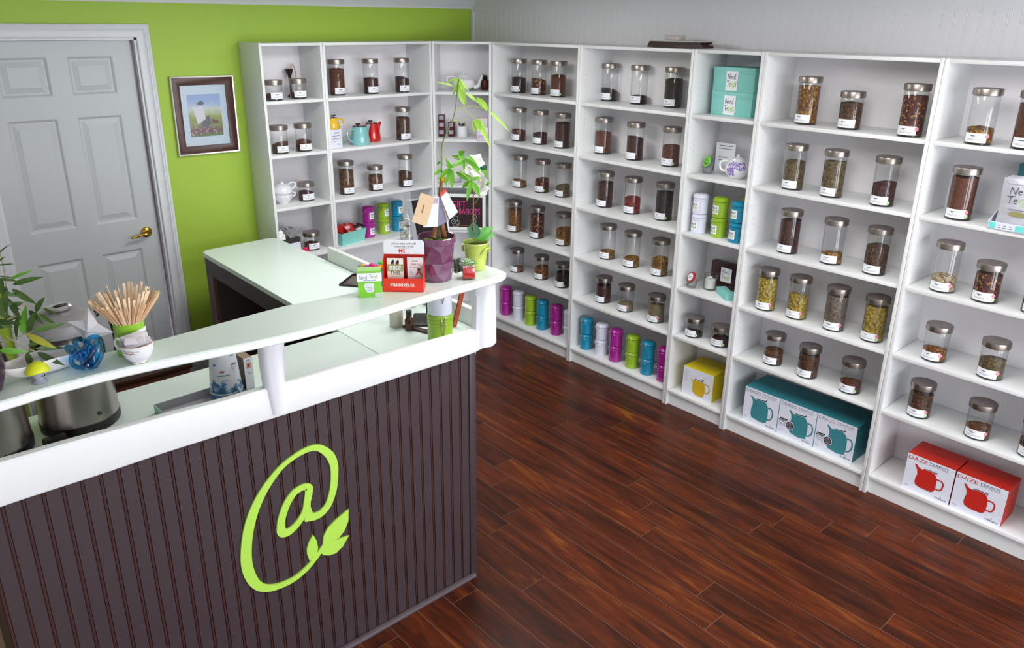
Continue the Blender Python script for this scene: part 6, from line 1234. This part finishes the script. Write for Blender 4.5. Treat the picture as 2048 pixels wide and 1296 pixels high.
for i, c in enumerate(loc(PL['or_flowers'], oo)):
    C0 = Vector(c); nrm = (vd+Vector((r.uniform(-.5, .5), r.uniform(-.5, .5), r.uniform(-.4, .2)))).normalized(); sx_ = nrm.orthogonal().normalized(); sy_ = nrm.cross(sx_); S = .032 if i < 4 else .022
    for k in range(5):
        a = k*2*pi/5+i; d_ = sx_*cos(a)+sy_*sin(a); bm = B(); simpleleaf(bm, C0, C0+d_*S+nrm*.004, S*1.05, nrm, .15, 0, 0, 6); build('petal', bm, WP, t)
    bm = B(); lathe(bm, [(.0001, 0), (.004, .002), (.003, .008), (.0001, .010)], 8, cap0=False, cap1=False); o = build('flower_centre', bm, mat('orchid_centre', 'E8DE8C', .5), t, C0); o.rotation_euler = nrm.to_track_quat('Z', 'Y').to_euler()
bm = B(); lathe(bm, [(.0001, -.008), (.006, -.004), (.007, .002), (.003, .009), (.0001, .010)], 10, cap0=False, cap1=False); build('bud', bm, LF2, t, loc(PL['or_bud'], oo)[0])
# ------------------------------------------------------------------ succulent cube, small fern
t = thing('succulent', 'pale green succulent in a red and clear glass cube', 'potted plant', (-1.862, -2.075, ZB), radians(-33))
bm = B(); box(bm, -.0205, .0205, -.0205, .0205, .006, .043, bev=.002); build('red_cube', bm, mat('red_cube_glass', 'BE1210', .12, coat=.6), t)
bm = B(); box(bm, -.0225, .0225, -.0225, .0225, 0, .0455, bev=.001); build('glass_cube', bm, glassmat('thin_cube_glass', (.93, .95, .93)), t)
bm = B(); r = random.Random(14)
for k in range(60): 
    x, y = r.uniform(-.02, .02), r.uniform(-.02, .02); s = .0022; bm_ = [bm.verts.new((x+s*cos(a), y+s*sin(a), .0458)) for a in (0, 2.1, 4.2)]+[bm.verts.new((x, y, .049))]
    for f in ((0, 1, 3), (1, 2, 3), (2, 0, 3)): bm.faces.new([bm_[i] for i in f])
o = build('white_gravel', bm, mat('white_gravel', 'D8CFC4', .8), t, smooth=False); o['kind'] = 'stuff'
SUC = [leafmat('succulent_pale', 'A9CFA0', 'C8E2C0', .15), leafmat('succulent_green', '6FA84E', '8EC46A', .15)]
for ci, (cx, cy, cz, S) in enumerate([(-.006, -.004, .066, .026), (.014, .003, .060, .020), (-.018, .006, .056, .018), (.006, .012, .064, .020)]):
    for k in range(13):
        a = k*2.4; e = .05+1.2*k/13; L = S*(1-.03*k); bm = B(); c0 = Vector((cx, cy, cz-.008)); dd = Vector((cos(a)*cos(e), sin(a)*cos(e), sin(e))); tube(bm, [c0+dd*L*q for q in (.1, .35, .62, .85, 1.0)], [L*.09, L*.17, L*.21, L*.15, L*.02], 6, flat=.6); build('leaf', bm, SUC[ci % 2], t)
t = thing('fern_sprig', 'small dark feathery fern sprig between purple pot and red cube', 'plant', (-1.868, -2.025, ZB))
bm = B(); tube(bm, [(0, 0, .001), (-.006, 0, .03), (-.010, -.004, .055)], .0012, 6); build('stalk', bm, TWIG, t)
for k in range(9):
    for s in (-1, 1): bm = B(); z = .012+.0055*k; simpleleaf(bm, (-.004-.0007*k, 0, z), (-.004+s*.020-.0007*k, -.004, z+.006), .0075, (-.5, -.8, .3), .2); build('leaf', bm, mat('dark_fern', '28382A', .5), t)
# ------------------------------------------------------------------ stir-stick tin
sx0, sy0 = -2.936, -1.985
t = thing('stick_holder', 'lime green tin with white label holding wooden stir sticks', 'tin', (sx0, sy0, ZB), .2)
bm = B(); lathe(bm, [(.037, 0), (.0385, .002), (.0385, .086), (.0395, .088), (.0385, .090), (.0370, .089), (.0365, .004), (.0001, .003)], 40, cap1=False, mi=0); build('tin_body', bm, mat('lime_tin', '8FC22F', .25, coat=.4), t)
bm = B(); P = [(bm.verts.new((.0389*sin(a), -.0389*cos(a), .010)), bm.verts.new((.0389*sin(a), -.0389*cos(a), .070))) for a in [.0+1.15*i/8 for i in range(9)]]
for p, q in zip(P, P[1:]): bm.faces.new((p[0], q[0], q[1], p[1]))
build('tin_label', bm, PAPER, t, smooth=False)
bm = B(); text(bm, 'YOU', 0, .048, .030, .014, 0, 0, fn=lambda x, y, z: (.0393*sin(.18+x/.039), -.0393*cos(.18+x/.039), z)); build('label_lettering', bm, mat('brown_script', '7A6A50', .6), t, smooth=False)
WS = [mat('birch_a', 'E6C8A2', .55, noise=.08, nscale=20), mat('birch_b', 'D9B08A', .55), mat('birch_c', 'EFD6B4', .55)]
r = random.Random(21); sm = None
bm = B(); box(bm, -.0034, .0034, -.0009, .0009, 0, .178, bev=.0006)
so = build('s', bm, WS[0]); smesh = [so.data]; bpy.data.objects.remove(so)
for m in WS[1:]: c_ = smesh[0].copy(); c_.materials.clear(); c_.materials.append(m); smesh.append(c_)
placed = 0
for k in range(96):
    a = 2*pi*k/96+r.uniform(-.05, .05); ring = k % 3
    r0 = (.024, .030, .008)[ring]; r1 = (.0350, .0350, .028)[ring]
    az = a; b_ = Vector((sx0-r0*cos(az)*.9, sy0-r0*sin(az)*.9, ZB+.006)); rim = Vector((sx0+r1*cos(az), sy0+r1*sin(az), ZB+.088))
    d_ = (rim-b_).normalized()
    o = link('stir_stick', smesh[k % 3], None, b_); o.rotation_mode = 'QUATERNION'
    o.rotation_quaternion = d_.to_track_quat('Z', 'Y') @ Euler((0, 0, r.uniform(0, 3.1))).to_quaternion(); o.scale = (1, 1, .93+r.random()*.12)
    tag(o, 'flat pale wooden stir stick fanning out of the lime green tin', 'stir stick', 'wooden stir sticks in the lime green tin')
# teacup with sugar sachets
cx0, cy0 = -2.940, -2.052
cx0, cy0 = -2.944, -2.064
t = thing('teacup', 'gold-rimmed white china teacup holding sugar sachets', 'cup', (cx0, cy0, ZB), -.55)
CHI = mat('bone_china', 'EEF0F6', .12, coat=.5); GLD = mat('gilt_line', 'B58A3C', .25, metal=.7)
cp = [(.0190, 0), (.0200, .002), (.0178, .005), (.0240, .009), (.0325, .020), (.0372, .034), (.0392, .048), (.0412, .056)]
bm = B(); lathe(bm, cp+[(.0402, .0565), (.0382, .048), (.0362, .034), (.0310, .022), (.0150, .012), (.0001, .011)], 44, cap1=False); build('cup_body', bm, CHI, t)
bm = B(); lathe(bm, [(.0416, .0553), (.0420, .0563), (.0412, .0572), (.0404, .0563), (.0416, .0553)], 44, cap0=False, cap1=False); lathe(bm, [(.0203, .0012), (.0206, .002), (.0200, .0028)], 36, cap0=False, cap1=False); build('gilt_rim', bm, GLD, t)
bm = B(); g = interp(cp)
def onsurf(a, z, e=.0006): return ((g(z)+e)*sin(a), -(g(z)+e)*cos(a), z)
def scroll(P, th):
    for (a0, z0), (a1, z1) in zip(P, P[1:]):
        L = math.hypot((a1-a0)*.036, z1-z0) or 1; na = -(z1-z0)/L*th/.036/2; nz_ = (a1-a0)*.036/L*th/2
        bm.faces.new([bm.verts.new(onsurf(a, z)) for a, z in ((a0-na, z0-nz_), (a1-na, z1-nz_), (a1+na, z1+nz_), (a0+na, z0+nz_))])
for cxx, rr in ((-.55, .10), (-.38, .08), (-.2, .10), (.0, .06)): scroll([(cxx+rr*cos(radians(a)), .041+.0035*sin(radians(a))) for a in range(0, 331, 30)], .0009)
scroll([(-.65+.1*i, .037+.002*sin(i*1.3)) for i in range(9)], .0009); scroll([(.1, .042), (.25, .043), (.4, .042)], .0010); scroll([(-.3, .037), (-.2, .034), (-.1, .036), (0, .035)], .0008); scroll([(-.28, .046), (-.2, .048), (-.12, .046)], .0009)
build('gilt_scrollwork', bm, mat('sepia_scroll', '9A6A4A', .4), t, smooth=False)
bm = B(); tube(bm, smoothpts([(-.034, .010, .030), (-.052, .016, .034), (-.058, .018, .052), (-.048, .014, .062), (-.039, .011, .054)], 5), .0030, 8); build('cup_handle', bm, CHI, t)
r = random.Random(31)
for k in range(8):
    bm = B(); box(bm, -.024, .024, -.0016, .0016, -.013, .013, bev=.001)
    o = build('sugar_sachet', bm, mat('sachet_paper', 'E4E2EC', .5), None, (cx0+.009*cos(k*2.1), cy0-.014+.0048*k, ZB+.052+.003*(k % 3)+.0012*k))
    o.rotation_euler = (radians(-62+r.uniform(-8, 8)), r.uniform(-.28, .28), r.uniform(-.35, .2)); tag(o, 'white paper sugar sachet tucked in the gold-rimmed teacup', 'sachet', 'sugar sachets in the teacup')
# ------------------------------------------------------------------ blue glass knot
t = thing('glass_knot', 'blue twisted glass knot ornament on the bar top', 'ornament', (-3.058, -2.038, ZB))
bm = B(); n = 200; P = []
for i in range(n):
    a = 2*pi*i/n; rr = .0225+.0135*cos(5*a); P.append((rr*cos(3*a)*1.12, rr*sin(3*a), .042+.033*sin(5*a+.6)+.004*cos(2*a)))
tube(bm, P, .0062, 10, closed=True)
def blueglass():
    return glassmat('blue_art_glass', (.22, .66, .88), ior=1.55)
build('glass_coil', bm, blueglass(), t)
zmin = min(p[2] for p in P)-.0062
for v in t.children[0].data.vertices: v.co.z -= zmin
# ------------------------------------------------------------------ little mushroom stand
t = thing('mushroom_ornament', 'yellow-capped grey mushroom figure with dot eyes on the bar top', 'ornament', (-3.166, -2.030, ZB), radians(35))
MG = mat('grey_silicone', '9A9AAE', .5)
bm = B(); lathe(bm, [(.0165, 0), (.0180, .0015), (.0165, .004), (.0105, .007), (.0095, .010), (.0125, .015), (.0150, .022), (.0155, .026)], 28); build('suction_base', bm, MG, t)
bm = B(); lathe(bm, [(.012, .024), (.0255, .023), (.0270, .026), (.0262, .033), (.021, .044), (.012, .051), (.0001, .054)], 36, cap1=False); tiltm = Matrix.Rotation(radians(-16), 3, 'X') @ Matrix.Rotation(radians(8), 3, 'Y'); bmesh.ops.rotate(bm, verts=bm.verts, cent=(0, 0, .026), matrix=tiltm); build('yellow_cap', bm, mat('yellow_cap', 'D6DC1E', .4), t)
for s in (-.2, .25): bm = B(); lathe(bm, [(.0022, 0), (.0018, .001), (.0001, .0012)], 10, cap1=False); o = build('eye', bm, BLACK, t, (.0148*sin(s), -.0148*cos(s), .0185)); o.rotation_euler = (pi/2, 0, s)
bm = B(); tube(bm, smoothpts([(.004, .012, .050), (.022, .012, .046), (.031, .010, .034), (.032, .008, .022)], 5), .0032, 8); build('grey_tail', bm, MG, t)
# ------------------------------------------------------------------ white dish and star
t = thing('boat_dish', 'white glazed boat-shaped dish on the bar top behind the glass knot', 'dish', (-3.135, -1.985, ZB), .12)
bm = B(); NU, NV = 22, 10; G = []
for side in (0, 1):
    G.append([])
    for i in range(NU+1):
        u = i/NU*2-1; row = []
        for j in range(NV+1):
            v = j/NV*2-1; half = .040*(1-abs(u)**2.2)**.7+.001; z = .004+.046*(v*v)*(1-abs(u)**2)+.060*abs(u)**3-(.003 if side else 0)
            row.append(bm.verts.new((u*.128, v*half, z)))
        G[-1].append(row)
    for i in range(NU):
        for j in range(NV): q = (G[side][i][j], G[side][i+1][j], G[side][i+1][j+1], G[side][i][j+1]); bm.faces.new(q if side == 0 else q[::-1])
for i in range(NU):
    for j in (0, NV): bm.faces.new((G[0][i][j], G[0][i+1][j], G[1][i+1][j], G[1][i][j]))
bmesh.ops.recalc_face_normals(bm, faces=bm.faces)
zz = min(v.co.z for v in bm.verts)
for v in bm.verts: v.co.z -= zz
build('dish_body', bm, mat('warm_white_glaze', 'E2DDDC', .15, coat=.5), t)
t = thing('star_ornament', 'white folded four-pointed star standing behind the glass knot', 'ornament', (-3.022, -1.960, ZB), 0)
SW = mat('matt_white_card', 'DCD8DA', .5); C0 = Vector((0, 0, .078)); rgt = Vector((.76, -.65, 0)); upv = Vector((0, 0, 1)); fwd = Vector((-.65, -.76, 0))
for k, (u, v) in enumerate([(-.056, .022), (.004, .060), (.058, -.008), (-.026, -.042)]):
    tip = C0+rgt*u+upv*v; d_ = (tip-C0).normalized(); s_ = d_.cross(fwd).normalized(); bm = B()
    a = bm.verts.new(tip); b = bm.verts.new(C0+s_*.030); c_ = bm.verts.new(C0-s_*.030); e = bm.verts.new(C0+fwd*.018); f_ = bm.verts.new(C0-fwd*.008)
    for q in ((a, b, e), (a, e, c_), (a, c_, f_), (a, f_, b)): bm.faces.new(q)
    bmesh.ops.recalc_face_normals(bm, faces=bm.faces); build('star_point', bm, SW, t, smooth=False)
bm = B(); lathe(bm, [(.020, 0), (.021, .003), (.010, .02), (.012, .045), (.020, .066), (.012, .080), (.0001, .084)], 20, cap1=False); build('stand', bm, SW, t)
# ------------------------------------------------------------------ willow-leaved plant at the left edge
lo = (-3.285, -2.005, ZB)
t = thing('leafy_plant', 'narrow-leaved green plant in a dark pot at the left edge of the bar', 'potted plant', lo)
bm = B(); lathe(bm, [(.040, 0), (.046, .003), (.058, .040), (.060, .070), (.054, .095), (.050, .100), (.046, .097), (.050, .070)], 40); build('pot', bm, mat('dark_plum_pot', '3A2A38', .3), t)
bm = B(); lathe(bm, [(.0485, .088), (.0001, .089)], 24, cap0=False, cap1=False); build('soil', bm, mat('potting_soil', '2E1E16', .9), t)
cols = ['33501E', '3A5626', '436226', '26401A', '4A6A28']
LM = [leafmat('olive_leaf_%d' % i, c, '5E7C3A' if i % 2 else '3A5022', .15) for i, c in enumerate(cols)]; LB = leafmat('bright_olive_leaf', '5FA030', '78B63E', .25); LY = leafmat('yellowing_leaf', '9AA028', 'B4B43A', .25)
for i, (a, b, w) in enumerate(PL['left_leaves']): realleaf(t, a, b, w*.95, LY if i in (17,) else LB if i in (3, 10, 22) else LM[i % 5], lo, up=(-.5, -.6, .4), fold=.22)
r = random.Random(44)
for i in range(22):
    base = Vector(lo)+Vector((r.uniform(-.02, .05), r.uniform(-.03, .05), r.uniform(.12, .36))); a = r.uniform(-.9, 1.3); e = r.uniform(-.5, .7); L = r.uniform(.05, .075)
    realleaf(t, base, base+Vector((cos(a)*cos(e), sin(a)*cos(e), sin(e)))*L, L*.20, LM[i % 5], lo, up=(-.4, -.5, .6), fold=.22)
for k, P in enumerate(PL['left_branch']): bm = B(); tube(bm, smoothpts(loc(P, lo), 5), .0014 if k < 4 else .003, 6); build('branch', bm, mat('pale_branch', '8A8462', .6), t)
bm = B(); tube(bm, smoothpts([(0, 0, .085), (.01, .01, .15), (0, .02, .22), (-.02, .02, .30), (-.03, .02, .38)], 5), .005, 8); build('main_stem', bm, mat('pale_branch', '8A8462', .6), t)
for o in bpy.data.objects:
    if o.type == 'MESH' and not o.data.materials: o.data.materials.append(WHITE)
